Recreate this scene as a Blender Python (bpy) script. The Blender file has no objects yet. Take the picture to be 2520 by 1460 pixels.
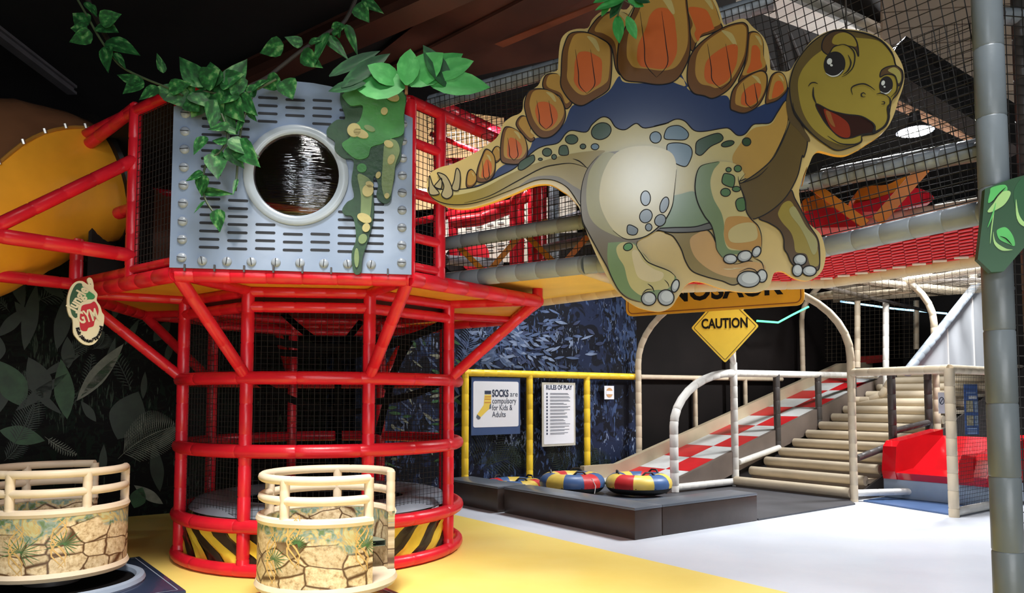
import bpy, bmesh, math, random
from mathutils import Vector, Matrix, Quaternion
from mathutils.geometry import tessellate_polygon
random.seed(7)
S = bpy.context.scene
COL = S.collection
# ---------------------------------------------------------------- camera
F_PX, PITCH, EYE = 1850.0, math.radians(3.4), 1.5
cam_d = bpy.data.cameras.new('camera'); cam = bpy.data.objects.new('camera', cam_d); COL.objects.link(cam)
cam_d.sensor_width = 36.0; cam_d.lens = 36.0*F_PX/2520.0; cam_d.shift_y = 140.0/2520.0
cam_d.clip_start = 0.05; cam_d.clip_end = 200
cam.location = (0, 0, EYE); cam.rotation_euler = (math.pi/2+PITCH, 0, 0)
S.camera = cam
# ---------------------------------------------------------------- world, lights, exposure
w = bpy.data.worlds.new('world'); S.world = w; w.use_nodes = True
w.node_tree.nodes['Background'].inputs[0].default_value = (0.55, 0.62, 0.75, 1)
w.node_tree.nodes['Background'].inputs[1].default_value = 0.05
S.view_settings.view_transform = 'Standard'; S.view_settings.look = 'None'
S.view_settings.gamma = 1; S.view_settings.use_curve_mapping = False
S.view_settings.exposure = 0.3
def lamp_spot(name, loc, target, power, cone, blend, radius, col=(1, 1, 1)):
    d = bpy.data.lights.new(name, 'SPOT'); d.energy = power; d.spot_size = math.radians(cone); d.spot_blend = blend
    d.shadow_soft_size = radius; d.color = col
    o = bpy.data.objects.new(name, d); COL.objects.link(o); o.location = loc
    o.rotation_euler = (Vector(target)-Vector(loc)).to_track_quat('-Z', 'Y').to_euler()
    return o
def lamp_area(name, loc, target, power, sx, sy, col=(1, 1, 1)):
    d = bpy.data.lights.new(name, 'AREA'); d.energy = power; d.shape = 'RECTANGLE'; d.size = sx; d.size_y = sy; d.color = col
    o = bpy.data.objects.new(name, d); COL.objects.link(o); o.location = loc
    o.rotation_euler = (Vector(target)-Vector(loc)).to_track_quat('-Z', 'Y').to_euler()
    return o
# assumed daylight through entrance glazing behind the camera, and assumed unseen ceiling lamps
lamp_area('assumed_entrance_daylight', (2.0, -4.0, 1.5), (0.0, 7.0, 1.0), 270, 6.0, 2.2, (0.93, 0.96, 1.0))
lamp_spot('assumed_ceiling_lamp_floor', (4.2, 8.9, 5.8), (3.3, 7.6, 0), 1900, 95, 0.8, 0.7, (0.96, 0.98, 1.0))
lamp_spot('assumed_ceiling_lamp_aisle', (2.7, 2.9, 6.0), (2.7, 4.2, 0), 750, 56, 1.0, 0.6, (0.96, 0.98, 1.0))
lamp_spot('assumed_ceiling_lamp_front', (-1.0, 3.2, 6.0), (-1.6, 4.6, 0), 2500, 62, 1.0, 0.7, (1.0, 0.97, 0.9))
lamp_spot('assumed_ceiling_lamp_stairs', (7.4, 11.6, 5.4), (6.2, 12.8, 1.0), 2000, 105, 0.8, 0.4, (0.97, 0.98, 1.0))
lamp_spot('assumed_ceiling_lamp_back', (1.6, 11.2, 5.6), (0.9, 11.6, 0.9), 700, 85, 0.8, 0.4, (0.95, 0.97, 1.0))
lamp_area('assumed_dino_glare_lamp', (-0.5, -1.6, 4.45), (0.88, 5.0, 3.0), 46, 0.8, 0.8, (0.82, 0.9, 1.0))  # assumed unseen lamp, added for the bluish glare on the dinosaur board
lamp_area('assumed_panel_glare_lamp', (-2.15, -1.6, 4.15), (-1.7, 5.6, 2.6), 30, 0.7, 0.5, (0.9, 0.95, 1.0))  # assumed unseen lamp, added to reflect as a glare low on the porthole panel
# ---------------------------------------------------------------- geometry helpers
CP, SP = math.cos(PITCH), math.sin(PITCH)
def ray(px, py):
    a = (px-1260.0)/F_PX; b = (870.0-py)/F_PX
    return Vector((a, CP-b*SP, SP+b*CP))
EYEV = Vector((0, 0, EYE))
def atY(px, py, Y):
    d = ray(px, py); return EYEV+d*(Y/d.y)
def atZ(px, py, Z):
    d = ray(px, py); return EYEV+d*((Z-EYE)/d.z)
def atPlane(px, py, p0, n):
    d = ray(px, py); return EYEV+d*((p0-EYEV).dot(n)/d.dot(n))
# the hall's own grid: u runs away to the right, v away to the left, origin at the mat corner
GA = math.radians(36.5)
GU = Vector((math.cos(GA), math.sin(GA), 0)); GV = Vector((-math.sin(GA), math.cos(GA), 0))
PC = Vector((1.30, 8.04, 0))
def G(u, v, z=0): return PC+GU*u+GV*v+Vector((0, 0, z))

def lin(c):
    c = c/255.0
    return c/12.92 if c <= 0.04045 else ((c+0.055)/1.055)**2.4
def rgb(r, g, b, k=1.0): return (min(lin(r)*k, .95), min(lin(g)*k, .95), min(lin(b)*k, .95), 1)
_M = {}
def mat(name, col, rough=0.5, var=0.12, scale=6.0, bump=0.0, bscale=40.0, metal=0.0, spec=0.5, coat=0.0, emit=None, estr=0.0, trans=0.0, alpha=1.0):
    if name in _M: return _M[name]
    m = bpy.data.materials.new(name); m.use_nodes = True; nt = m.node_tree; b = nt.nodes['Principled BSDF']
    b.inputs['Roughness'].default_value = rough; b.inputs['Metallic'].default_value = metal
    b.inputs['Specular IOR Level'].default_value = spec; b.inputs['Coat Weight'].default_value = coat
    b.inputs['Transmission Weight'].default_value = trans; b.inputs['Alpha'].default_value = alpha
    b.inputs['Base Color'].default_value = col
    if emit:
        b.inputs['Emission Color'].default_value = emit; b.inputs['Emission Strength'].default_value = estr
    if var or bump:
        tc = nt.nodes.new('ShaderNodeTexCoord')
    if var:
        n = nt.nodes.new('ShaderNodeTexNoise'); n.inputs['Scale'].default_value = scale; n.inputs['Detail'].default_value = 4
        nt.links.new(tc.outputs['Object'], n.inputs['Vector'])
        r = nt.nodes.new('ShaderNodeValToRGB')
        r.color_ramp.elements[0].position = .3; r.color_ramp.elements[1].position = .7
        r.color_ramp.elements[0].color = tuple(c*(1-var) for c in col[:3])+(1,)
        r.color_ramp.elements[1].color = tuple(min(c*(1+var), 1) for c in col[:3])+(1,)
        nt.links.new(n.outputs['Fac'], r.inputs['Fac']); nt.links.new(r.outputs['Color'], b.inputs['Base Color'])
    if bump:
        n2 = nt.nodes.new('ShaderNodeTexNoise'); n2.inputs['Scale'].default_value = bscale; n2.inputs['Detail'].default_value = 3
        nt.links.new(tc.outputs['Object'], n2.inputs['Vector'])
        bp = nt.nodes.new('ShaderNodeBump'); bp.inputs['Strength'].default_value = bump; bp.inputs['Distance'].default_value = .01
        nt.links.new(n2.outputs['Fac'], bp.inputs['Height']); nt.links.new(bp.outputs['Normal'], b.inputs['Normal'])
    _M[name] = m; return m

class MB:
    def __init__(s): s.v = []; s.f = []; s.mi = []
    def add(s, vs, fs, mi=0):
        o = len(s.v); s.v += [tuple(x) for x in vs]; s.f += [tuple(i+o for i in f) for f in fs]; s.mi += [mi]*len(fs)
    def box(s, c, sx, sy, sz, ax=(1, 0, 0), ay=(0, 1, 0), az=(0, 0, 1), mi=0, bev=0.0):
        c = Vector(c); ax = Vector(ax)*sx/2; ay = Vector(ay)*sy/2; az = Vector(az)*sz/2
        if bev <= 0:
            vs = [c+ax*i+ay*j+az*k for k in (-1, 1) for j in (-1, 1) for i in (-1, 1)]
            s.add(vs, [(0, 2, 3, 1), (4, 5, 7, 6), (0, 1, 5, 4), (2, 6, 7, 3), (0, 4, 6, 2), (1, 3, 7, 5)], mi); return
        # chamfered box
        bx, by, bz = (1-2*bev/sx), (1-2*bev/sy), (1-2*bev/sz)
        bm = bmesh.new(); bmesh.ops.create_cube(bm, size=2)
        for v in bm.verts: v.co = Vector((v.co.x*sx/2, v.co.y*sy/2, v.co.z*sz/2))
        bmesh.ops.bevel(bm, geom=bm.edges[:], offset=bev, segments=2, affect='EDGES', profile=.5)
        A = Vector(ax).normalized(); B = Vector(ay).normalized(); Cc = Vector(az).normalized()
        bm.verts.index_update()
        s.add([c+A*v.co.x+B*v.co.y+Cc*v.co.z for v in bm.verts], [[v.index for v in f.verts] for f in bm.faces], mi); bm.free()
    def tube(s, pts, r, n=10, closed=False, seam=0.0, mi=0, caps=True, depth=.07):
        pts = [Vector(p) for p in pts]
        rad = [r]*len(pts)
        if seam > 0:
            q = pts+[pts[0]] if closed else pts
            out = []; acc = 0.0; nxt = seam*.5; e = .010
            for a, b in zip(q[:-1], q[1:]):
                L = (b-a).length; out.append((a, r))
                while nxt < acc+L-e*1.2:
                    t = nxt-acc
                    if t > e*1.2:
                        d = (b-a)/L
                        out += [(a+d*(t-e), r), (a+d*t, r*(1-depth)), (a+d*(t+e), r)]
                    nxt += seam
                acc += L
            if not closed: out.append((q[-1], r))
            pts = [o[0] for o in out]; rad = [o[1] for o in out]
        N = len(pts); tan = []
        for i in range(N):
            if closed: t = pts[(i+1) % N]-pts[i-1]
            else: t = pts[min(i+1, N-1)]-pts[max(i-1, 0)]
            tan.append(t.normalized() if t.length > 1e-9 else Vector((0, 0, 1)))
        ref = Vector((0, 0, 1)) if abs(tan[0].z) < .9 else Vector((1, 0, 0))
        x = tan[0].cross(ref).normalized(); fr = []
        for i in range(N):
            if i:
                q = tan[i-1].rotation_difference(tan[i]); x = (q @ x); x = (x-tan[i]*x.dot(tan[i])).normalized()
            fr.append((x.copy(), tan[i].cross(x)))
        vs = []
        for p, rr, (a, b) in zip(pts, rad, fr):
            for k in range(n):
                an = 2*math.pi*k/n; vs.append(p+(a*math.cos(an)+b*math.sin(an))*rr)
        fs = []
        M = N if closed else N-1
        for i in range(M):
            j = (i+1) % N
            for k in range(n):
                fs.append((i*n+k, i*n+(k+1) % n, j*n+(k+1) % n, j*n+k))
        if caps and not closed:
            fs.append(tuple(range(n-1, -1, -1))); fs.append(tuple((N-1)*n+k for k in range(n)))
        s.add(vs, fs, mi)
    def lathe(s, prof, n=32, c=(0, 0, 0), a0=0, a1=2*math.pi, mi=0):
        full = abs(a1-a0-2*math.pi) < 1e-6; m = n if full else n+1
        c = Vector(c); vs = []; fs = []
        for i in range(m):
            a = a0+(a1-a0)*i/n
            for r, z in prof: vs.append(c+Vector((math.cos(a)*r, math.sin(a)*r, z)))
        k = len(prof)
        for i in range(n):
            j = (i+1) % m
            for q in range(k-1): fs.append((i*k+q, j*k+q, j*k+q+1, i*k+q+1))
        s.add(vs, fs, mi)
    def prism(s, loop, off, mi=0):
        """closed 3D loop (planar) extruded by the vector off; triangulated caps"""
        loop = [Vector(p) for p in loop]; off = Vector(off); n = len(loop)
        tr = tessellate_polygon([loop])
        nor = Vector((0, 0, 0))
        for i in range(n): nor += loop[i].cross(loop[(i+1) % n])
        vs = loop+[p+off for p in loop]; fs = []
        for t in tr:
            fn = (loop[t[1]]-loop[t[0]]).cross(loop[t[2]]-loop[t[0]])
            same = fn.dot(off) < 0
            a = t if same else t[::-1]
            fs.append(tuple(a)); fs.append(tuple(i+n for i in a[::-1]))
        flip = nor.dot(off) > 0
        for i in range(n):
            j = (i+1) % n
            fs.append((i, j, n+j, n+i) if flip else (j, i, n+i, n+j))
        s.add(vs, fs, mi)
    def flat(s, loop, facing, mi=0):
        loop = [Vector(p) for p in loop]; fs = []
        for t in tessellate_polygon([loop]):
            fn = (loop[t[1]]-loop[t[0]]).cross(loop[t[2]]-loop[t[0]])
            fs.append(tuple(t) if fn.dot(facing) > 0 else tuple(t[::-1]))
        s.add(loop, fs, mi)
    def mesh(s, name, mats, smooth=False):
        me = bpy.data.meshes.new(name); me.from_pydata(s.v, [], s.f)
        for m in (mats if isinstance(mats, (list, tuple)) else [mats]): me.materials.append(m)
        if any(s.mi): me.polygons.foreach_set('material_index', s.mi)
        me.update()
        if smooth:
            me.polygons.foreach_set('use_smooth', [True]*len(me.polygons))
            try: me.set_sharp_from_angle(angle=math.radians(42))
            except Exception: pass
        return me
    def build(s, name, mats, parent=None, smooth=True, local=False):
        return link(name, s.mesh(name, mats, smooth), parent, local)

def link(name, me, parent=None, local=False):
    o = bpy.data.objects.new(name, me); COL.objects.link(o)
    if parent is not None:
        o.parent = parent
        if not local and parent.type == 'EMPTY':
            o.matrix_parent_inverse = Matrix.Translation(-parent.location)
        elif not local and parent.get('_off'):
            o.matrix_parent_inverse = Matrix.Translation(-Vector(parent['_off']))
    else:
        vs = me.vertices
        xs = [v.co.x for v in vs]; ys = [v.co.y for v in vs]; zs = [v.co.z for v in vs]
        c = Vector(((min(xs)+max(xs))/2, (min(ys)+max(ys))/2, min(zs)))
        me.transform(Matrix.Translation(-c)); o.location = c; o['_off'] = tuple(c)
    return o
def thing(name, label, cat, loc=(0, 0, 0), rz=0, group=None):
    o = bpy.data.objects.new(name, None); COL.objects.link(o); o.location = loc; o.rotation_euler = (0, 0, rz)
    o.empty_display_size = .2
    return tag(o, label, cat, group)
def tag(o, label, cat, group=None):
    o['label'] = label; o['category'] = cat
    if group: o['group'] = group
    return o
def struct(o): o['kind'] = 'structure'; return o
def tube(name, pts, r, m, parent=None, n=10, seam=.24, closed=False, local=False, depth=.07):
    b = MB(); b.tube(pts, r, n, closed, seam, depth=depth); return b.build(name, m, parent, True, local)
def crom(pts, k=5, closed=True):
    n = len(pts); out = []
    P = [Vector(p) for p in pts]
    rng = range(n) if closed else range(n-1)
    for i in rng:
        if closed: p0, p1, p2, p3 = P[i-1], P[i], P[(i+1) % n], P[(i+2) % n]
        else: p0, p1, p2, p3 = P[max(i-1, 0)], P[i], P[i+1], P[min(i+2, n-1)]
        for j in range(k):
            t = j/k; t2 = t*t; t3 = t2*t
            out.append(.5*((2*p1)+(p2-p0)*t+(2*p0-5*p1+4*p2-p3)*t2+(3*p1-p0-3*p2+p3)*t3))
    if not closed: out.append(P[-1])
    return out
class Art:
    """flat printed artwork on a board: pixel outline -> point on the board's own plane"""
    def __init__(s, p0, h, up, parent):
        s.p0 = Vector(p0); s.h = Vector(h).normalized(); s.n = s.h.cross(Vector(up)).normalized(); s.up = s.n.cross(s.h)*1.0
        if s.n.y > 0: s.n = -s.n
        s.parent = parent; s.k = 0
    def pt(s, p): return atPlane(p[0], p[1], s.p0, s.n)
    def lift(s, p, l): return p+s.n*l
    def region(s, name, pts, m, layer, smooth=5, parent=None):
        q = [s.pt(p) for p in pts]
        if smooth: q = crom(q, smooth)
        b = MB(); b.flat([s.lift(x, .001*layer) for x in q], s.n)
        return b.build(name, m, parent or s.parent, False)
    def line(s, name, pts, width, m, layer, closed=False, taper=True, parent=None, smooth=5):
        q = [s.pt(p) for p in pts]
        q = crom(q, smooth, closed) if smooth else q
        b = MB(); ribbon(b, [s.lift(x, .001*layer) for x in q], width, s.n, closed, taper)
        return b.build(name, m, parent or s.parent, False)
def ribbon(b, q, width, nor, closed=False, taper=True):
    n = len(q); vs = []; fs = []
    for i in range(n):
        t = (q[(i+1) % n]-q[i-1]) if closed else (q[min(i+1, n-1)]-q[max(i-1, 0)])
        if t.length < 1e-9: t = Vector((1, 0, 0))
        sd = t.normalized().cross(nor).normalized()
        ww = width/2
        if taper and not closed: ww *= min(1, .25+2.2*min(i, n-1-i)/(n-1))
        vs += [q[i]-sd*ww, q[i]+sd*ww]
    for i in range(n if closed else n-1):
        j = (i+1) % n; fs.append((2*i, 2*i+1, 2*j+1, 2*j))
    if fs:
        a, c, d = Vector(vs[fs[0][0]]), Vector(vs[fs[0][1]]), Vector(vs[fs[0][2]])
        if (c-a).cross(d-a).dot(nor) < 0: fs = [f[::-1] for f in fs]
    b.add(vs, fs)
def ell(c, rx, ry, rot=0, n=10):
    return [(c[0]+math.cos(2*math.pi*i/n)*rx*math.cos(rot)-math.sin(2*math.pi*i/n)*ry*math.sin(rot),
             c[1]+math.cos(2*math.pi*i/n)*rx*math.sin(rot)+math.sin(2*math.pi*i/n)*ry*math.cos(rot)) for i in range(n)]
def text_mesh(txt, size, bold=0.0, align='CENTER', spacing=1.0):
    c = bpy.data.curves.new('lettering', 'FONT'); c.body = txt; c.size = size; c.align_x = align; c.align_y = 'CENTER'
    c.offset = bold; c.space_character = spacing; c.resolution_u = 3; c.extrude = 0.0008
    o = bpy.data.objects.new('lettering', c); COL.objects.link(o)
    dg = bpy.context.evaluated_depsgraph_get(); me = bpy.data.meshes.new_from_object(o.evaluated_get(dg))
    bpy.data.objects.remove(o); bpy.data.curves.remove(c)
    return me
def put_text(name, txt, size, pos, right, up, m, parent, bold=0.0, align='CENTER', spacing=1.0, width=None):
    me = text_mesh(txt, size, bold, align, spacing)
    r = Vector(right).normalized(); u = Vector(up).normalized(); n = r.cross(u)
    sx = 1.0
    if width:
        xs = [v.co.x for v in me.vertices]; sx = width/(max(xs)-min(xs))
    pos = Vector(pos)
    for v in me.vertices: v.co = pos+r*(v.co.x*sx)+u*v.co.y+n*v.co.z
    me.materials.clear(); me.materials.append(m)
    me.name = name
    return link(name, me, parent)
def net(name, c00, c10, c11, c01, cell, m, parent, r=.004, sag=.0, sag_dir=(0, 0, -1), seg=1):
    """rope net over a bilinear patch: every strand a thin three-sided rope, joined into one part"""
    c00, c10, c11, c01 = map(Vector, (c00, c10, c11, c01)); sd = Vector(sag_dir)
    def P(s, t):
        p = c00*(1-s)*(1-t)+c10*s*(1-t)+c11*s*t+c01*(1-s)*t
        return p+sd*(sag*4*s*(1-s)*4*t*(1-t)) if sag else p
    b = MB()
    nu = max(2, int(round(max((c10-c00).length, (c11-c01).length)/cell))); nv = max(2, int(round(max((c01-c00).length, (c11-c10).length)/cell)))
    for i in range(nu+1):
        b.tube([P(i/nu, j/seg) for j in range(seg+1)], r, 3, caps=False)
    for j in range(nv+1):
        b.tube([P(i/seg, j/nv) for i in range(seg+1)], r, 3, caps=False)
    o = b.build(name, m, parent, True)
    o['kind'] = 'stuff'
    return o
# ---------------------------------------------------------------- materials
RED = mat('red_vinyl', rgb(212, 28, 46), .32, .10, 5, .12, 30)
GREYV = mat('grey_vinyl', rgb(138, 146, 154), .38, .08, 5, .15, 30)
BEIGE = mat('beige_foam', rgb(205, 188, 160), .55, .08, 5, .12, 40)
WHITEV = mat('white_foam', rgb(222, 220, 214), .5, .06, 5, .12, 40)
YELLOWV = mat('yellow_vinyl', rgb(250, 208, 50), .4, .07, 5, .1, 40)
DKGREY = mat('dark_grey_vinyl', rgb(70, 66, 64), .4, .15, 5, .15, 30)
NETB = mat('black_rope', rgb(22, 20, 20), .8, 0)
NETT = mat('tan_rope', rgb(82, 72, 56), .8, 0)
ORANGE = mat('orange_board', rgb(226, 160, 48), .5, .10, 3)
ORANGEV = mat('orange_vinyl', rgb(230, 140, 30), .4, .10, 3)
BLACK = mat('black_cloth', rgb(10, 9, 10), .8, 0, spec=.1)
INK = mat('black_ink', rgb(16, 12, 10), .55, 0, spec=.2)
DARKIN = mat('dark_interior', rgb(20, 15, 14), .8, .3, 2)
WHITEP = mat('white_print', rgb(236, 238, 242), .5, 0)
STEELM = mat('steel_grey_panel', rgb(126, 142, 168), .22, .05, 3, .06, 9, spec=.6)
# ---------------------------------------------------------------- floor
def floor_material(name, col, col2, rough):
    m = mat(name, col, rough, 0); nt = m.node_tree; b = nt.nodes['Principled BSDF']
    tc = nt.nodes.new('ShaderNodeTexCoord'); n = nt.nodes.new('ShaderNodeTexNoise'); n.inputs['Scale'].default_value = .6
    n.inputs['Detail'].default_value = 6; n.inputs['Roughness'].default_value = .65
    nt.links.new(tc.outputs['Object'], n.inputs['Vector'])
    r = nt.nodes.new('ShaderNodeValToRGB'); r.color_ramp.elements[0].position = .38; r.color_ramp.elements[1].position = .62
    r.color_ramp.elements[0].color = col2; r.color_ramp.elements[1].color = col
    nt.links.new(n.outputs['Fac'], r.inputs['Fac']); nt.links.new(r.outputs['Color'], b.inputs['Base Color'])
    n2 = nt.nodes.new('ShaderNodeTexNoise'); n2.inputs['Scale'].default_value = 2.2; nt.links.new(tc.outputs['Object'], n2.inputs['Vector'])
    mr = nt.nodes.new('ShaderNodeMapRange'); mr.inputs[3].default_value = rough-.08; mr.inputs[4].default_value = rough+.12
    nt.links.new(n2.outputs['Fac'], mr.inputs[0]); nt.links.new(mr.outputs[0], b.inputs['Roughness'])
    return m
FL_W = floor_material('pale_floor', rgb(214, 218, 226), rgb(204, 210, 220), .34)
FL_Y = floor_material('yellow_floor', rgb(242, 220, 124), rgb(238, 212, 108), .4)
b = MB(); b.box((0, 6, -.05), 44, 44, .1)
floor = struct(b.build('floor', FL_W, None, False)); floor['label'] = 'pale grey-white vinyl floor across the hall'
b = MB(); b.prism([G(-.62, -14, .0005), G(-.62, 4.9, .0005), G(-16, 4.9, .0005), G(-16, -14, .0005)], (0, 0, .004))
b.build('yellow_floor_covering', FL_Y, floor, False)['label'] = 'yellow vinyl floor covering'
# ---------------------------------------------------------------- jungle mural walls
def mural(name, lowcol, cols, thr, seed, sc):
    m = mat(name, lowcol, .6, 0, spec=.12); nt = m.node_tree; b = nt.nodes['Principled BSDF']
    tc = nt.nodes.new('ShaderNodeTexCoord'); mp = nt.nodes.new('ShaderNodeMapping')
    mp.inputs['Location'].default_value = (seed, seed*2, seed); nt.links.new(tc.outputs['Object'], mp.inputs['Vector'])
    prev = None
    for i, (c, rot, s3, t) in enumerate(cols):
        m2 = nt.nodes.new('ShaderNodeMapping'); m2.inputs['Rotation'].default_value = (rot, rot*.7, rot*.5); m2.inputs['Scale'].default_value = s3
        nt.links.new(mp.outputs[0], m2.inputs['Vector'])
        n = nt.nodes.new('ShaderNodeTexNoise'); n.inputs['Scale'].default_value = sc; n.inputs['Detail'].default_value = 3; n.inputs['Distortion'].default_value = 1.4
        nt.links.new(m2.outputs[0], n.inputs['Vector'])
        n2 = nt.nodes.new('ShaderNodeTexNoise'); n2.inputs['Scale'].default_value = .75+.3*i; nt.links.new(mp.outputs[0], n2.inputs['Vector'])
        ad = nt.nodes.new('ShaderNodeMath'); ad.operation = 'MULTIPLY_ADD'; ad.inputs[1].default_value = .55
        nt.links.new(n2.outputs['Fac'], ad.inputs[0]); nt.links.new(n.outputs['Fac'], ad.inputs[2])
        r = nt.nodes.new('ShaderNodeValToRGB'); r.color_ramp.elements[0].position = t; r.color_ramp.elements[1].position = t+.045
        r.color_ramp.elements[0].color = (0, 0, 0, 1); r.color_ramp.elements[1].color = (1, 1, 1, 1)
        nt.links.new(ad.outputs[0], r.inputs['Fac'])
        mx = nt.nodes.new('ShaderNodeMix'); mx.data_type = 'RGBA'
        nt.links.new(r.outputs['Color'], mx.inputs['Factor'])
        if prev is None: mx.inputs['A'].default_value = lowcol
        else: nt.links.new(prev, mx.inputs['A'])
        mx.inputs['B'].default_value = c; prev = mx.outputs['Result']
    nt.links.new(prev, b.inputs['Base Color'])
    return m
MUR_L = mural('jungle_mural_dark', rgb(12, 10, 9), [(rgb(20, 22, 17), .4, (1, 1, 3), .80), (rgb(18, 30, 21), 1.2, (4, 1, 2), .86), (rgb(62, 74, 62), 2.0, (9, 3, 1.2), .94)], .6, 3.0, 3.2)
MUR_R = mural('jungle_mural_blue', rgb(22, 24, 32), [(rgb(34, 42, 66), .3, (1, 1, 1), .78), (rgb(62, 80, 116), 1.1, (4, 2, 1.4), .86), (rgb(120, 134, 160), 2.2, (7, 3, 2), .94)], .6, 7.0, 3.2)
MUR_N = mat('mural_lower_navy', rgb(30, 34, 48), .45, .35, 1.2)
def wall_slab(name, a, c, z0, z1, m, th=.12, side=1):
    a = Vector(a); c = Vector(c); d = (c-a).normalized(); n = Vector((-d.y, d.x, 0))*side
    b = MB(); b.prism([a+Vector((0, 0, z0)), c+Vector((0, 0, z0)), c+Vector((0, 0, z1)), a+Vector((0, 0, z1))], n*th)
    return struct(b.build(name, m, None, False))
wl = wall_slab('wall_left', G(-13, 4.92), G(-1.4, 4.92), 0, 4.1, MUR_L); wl['label'] = 'dark jungle mural wall behind the red tower'
ws = wall_slab('wall_step', G(-1.4, 4.92), G(-1.4, 3.92), 0, 3.3, MUR_R); ws['label'] = 'short return of the mural wall'
wb = wall_slab('wall_back', G(-1.4, 3.92), G(4.1, 3.92), 0, 3.3, MUR_R); wb['label'] = 'blue-black jungle mural wall behind the yellow railing'
wd = wall_slab('wall_back_dark', G(4.1, 3.92), G(14, 3.92), 0, 4.4, mat('black_wall', rgb(19, 15, 14), .7, .3, 1.5, spec=.15)); wd['label'] = 'black wall beside the donut slide'
we = wall_slab('wall_end', G(14, 8), G(14, -9), 0, 6.3, mat('black_wall_end', rgb(24, 20, 20), .7, .3, 1.5), side=-1); we['label'] = 'dark end wall behind the stairs'
wf = wall_slab('wall_far', (-14, 17, 0), (9, 26, 0), 0, 6.3, mat('black_wall_far', rgb(18, 15, 14), .8, .3, 1.5)); wf['label'] = 'dark far wall of the hall'
# printed leaves on the mural (flat print, so they lie on the wall)
LEAFP1 = mat('print_leaf_green', rgb(48, 88, 50), .5, .35, 7); LEAFP2 = mat('print_leaf_grey', rgb(124, 128, 112), .5, .3, 9); LEAFP3 = mat('print_leaf_blue', rgb(74, 92, 126), .5, .3, 9)
LEAFP4 = mat('print_leaf_dark', rgb(36, 50, 34), .5, .3, 7)
def wall_art(wall, a, c):
    a = Vector(a); c = Vector(c); d = (c-a).normalized(); n = Vector((d.y, -d.x, 0))
    A = Art(a, d, (0, 0, 1), wall); A.n = n; return A
AL = wall_art(wl, G(-13, 4.92), G(-.1, 4.92)); AB = wall_art(wb, G(-.1, 3.92), G(4.1, 3.92))
def pblade(A, b0, t0, wd_, m, lay=4, bend=0):
    b0 = Vector(b0); t0 = Vector(t0); d = t0-b0; s = Vector((-d.y, d.x))/max(d.length, 1e-6)
    pr = [(0, .05), (.15, .55), (.4, 1), (.65, .85), (.85, .45), (1, .02)]
    L = [b0+d*t+s*(w*wd_/2+bend*4*t*(1-t)) for t, w in pr]; R = [b0+d*t+s*(-w*wd_/2+bend*4*t*(1-t)) for t, w in pr]
    A.region('printed_leaf', L+R[::-1], m, lay, 3)
def pfrond(A, b0, t0, n, ln, m, lay=5, bend=0):
    b0 = Vector(b0); t0 = Vector(t0); d = t0-b0; L = d.length; s = Vector((-d.y, d.x))/L; dn = d/L
    mb = MB()
    path = [b0+d*t+s*(bend*4*t*(1-t)) for t in [i/8 for i in range(9)]]
    ribbon(mb, [A.lift(A.pt(p), .001*lay) for p in path], .012, A.n)
    for i in range(n):
        t = .12+.88*i/n; c = b0+d*t+s*(bend*4*t*(1-t)); le = ln*math.sin(math.pi*min(1, t*.8+.15))
        for sg in (-1, 1):
            e = c+(s*sg*.9+dn*.6)*le
            ribbon(mb, [A.lift(A.pt(c), .001*lay), A.lift(A.pt((c+e)/2+dn*2), .001*lay), A.lift(A.pt(e), .001*lay)], .013, A.n)
    mb.build('printed_frond', m, A.parent, False)
for q in [((60, 1000), (0, 890), 70, LEAFP1), ((165, 1030), (150, 885), 50, LEAFP1), ((120, 985), (70, 880), 60, LEAFP4), ((190, 985), (303, 848), 42, LEAFP2), ((200, 975), (300, 870), 20, LEAFP1),
          ((290, 1080), (340, 965), 90, LEAFP4), ((0, 1060), (110, 1085), 46, LEAFP1), ((40, 1010), (165, 920), 26, LEAFP4), ((330, 1250), (350, 1200), 40, LEAFP1),
          ((400, 1240), (330, 1195), 26, LEAFP2), ((60, 860), (90, 700), 40, LEAFP4), ((140, 860), (170, 720), 40, LEAFP4)]:
    pblade(AL, q[0], q[1], q[2], q[3])
pfrond(AL, (290, 1130), (430, 1050), 26, 62, LEAFP2, 6, -12); pfrond(AL, (110, 1075), (190, 1120), 12, 16, LEAFP2, 6, 4)
pfrond(AL, (330, 1150), (360, 1010), 18, 46, LEAFP4, 6); pfrond(AL, (30, 1100), (90, 960), 20, 40, LEAFP4, 6, 8)
for q in [((1160, 1150), (1215, 1060), 60, 14), ((1180, 1160), (1290, 1130), 40, -12), ((1390, 1170), (1360, 1090), 36, 6), ((1400, 1165), (1460, 1100), 40, 6), ((1130, 900), (1160, 790), 26, 6), ((1180, 900), (1215, 860), 18, 4),
          ((1320, 1160), (1270, 1085), 40, -6), ((1420, 1160), (1500, 1130), 34, -6)]:
    pfrond(AB, q[0], q[1], 16, q[2], LEAFP4 if q[0][1] > 1000 else LEAFP3, 6, q[3])
random.seed(21)
for i in range(34):
    x = random.uniform(-20, 440); y = random.uniform(720, 1230); a = random.uniform(-2.6, -.4); L = random.uniform(50, 120)
    if i % 3: pblade(AL, (x, y), (x+math.cos(a)*L, y+math.sin(a)*L), random.uniform(16, 34), LEAFP4, 2+i % 2)
    else: pfrond(AL, (x, y), (x+math.cos(a)*L, y+math.sin(a)*L), 12, random.uniform(16, 34), LEAFP4, 3, random.uniform(-10, 10))
for i in range(90):
    x = random.uniform(905, 1120); y = random.uniform(800, 1160); a = random.uniform(-.5, 1.2); L = random.uniform(16, 40)
    pblade(AB, (x, y), (x+math.cos(a)*L, y+math.sin(a)*L), random.uniform(4, 9), random.choice([LEAFP3, LEAFP2, LEAFP1]), 2+i % 6)
random.seed(3)
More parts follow.
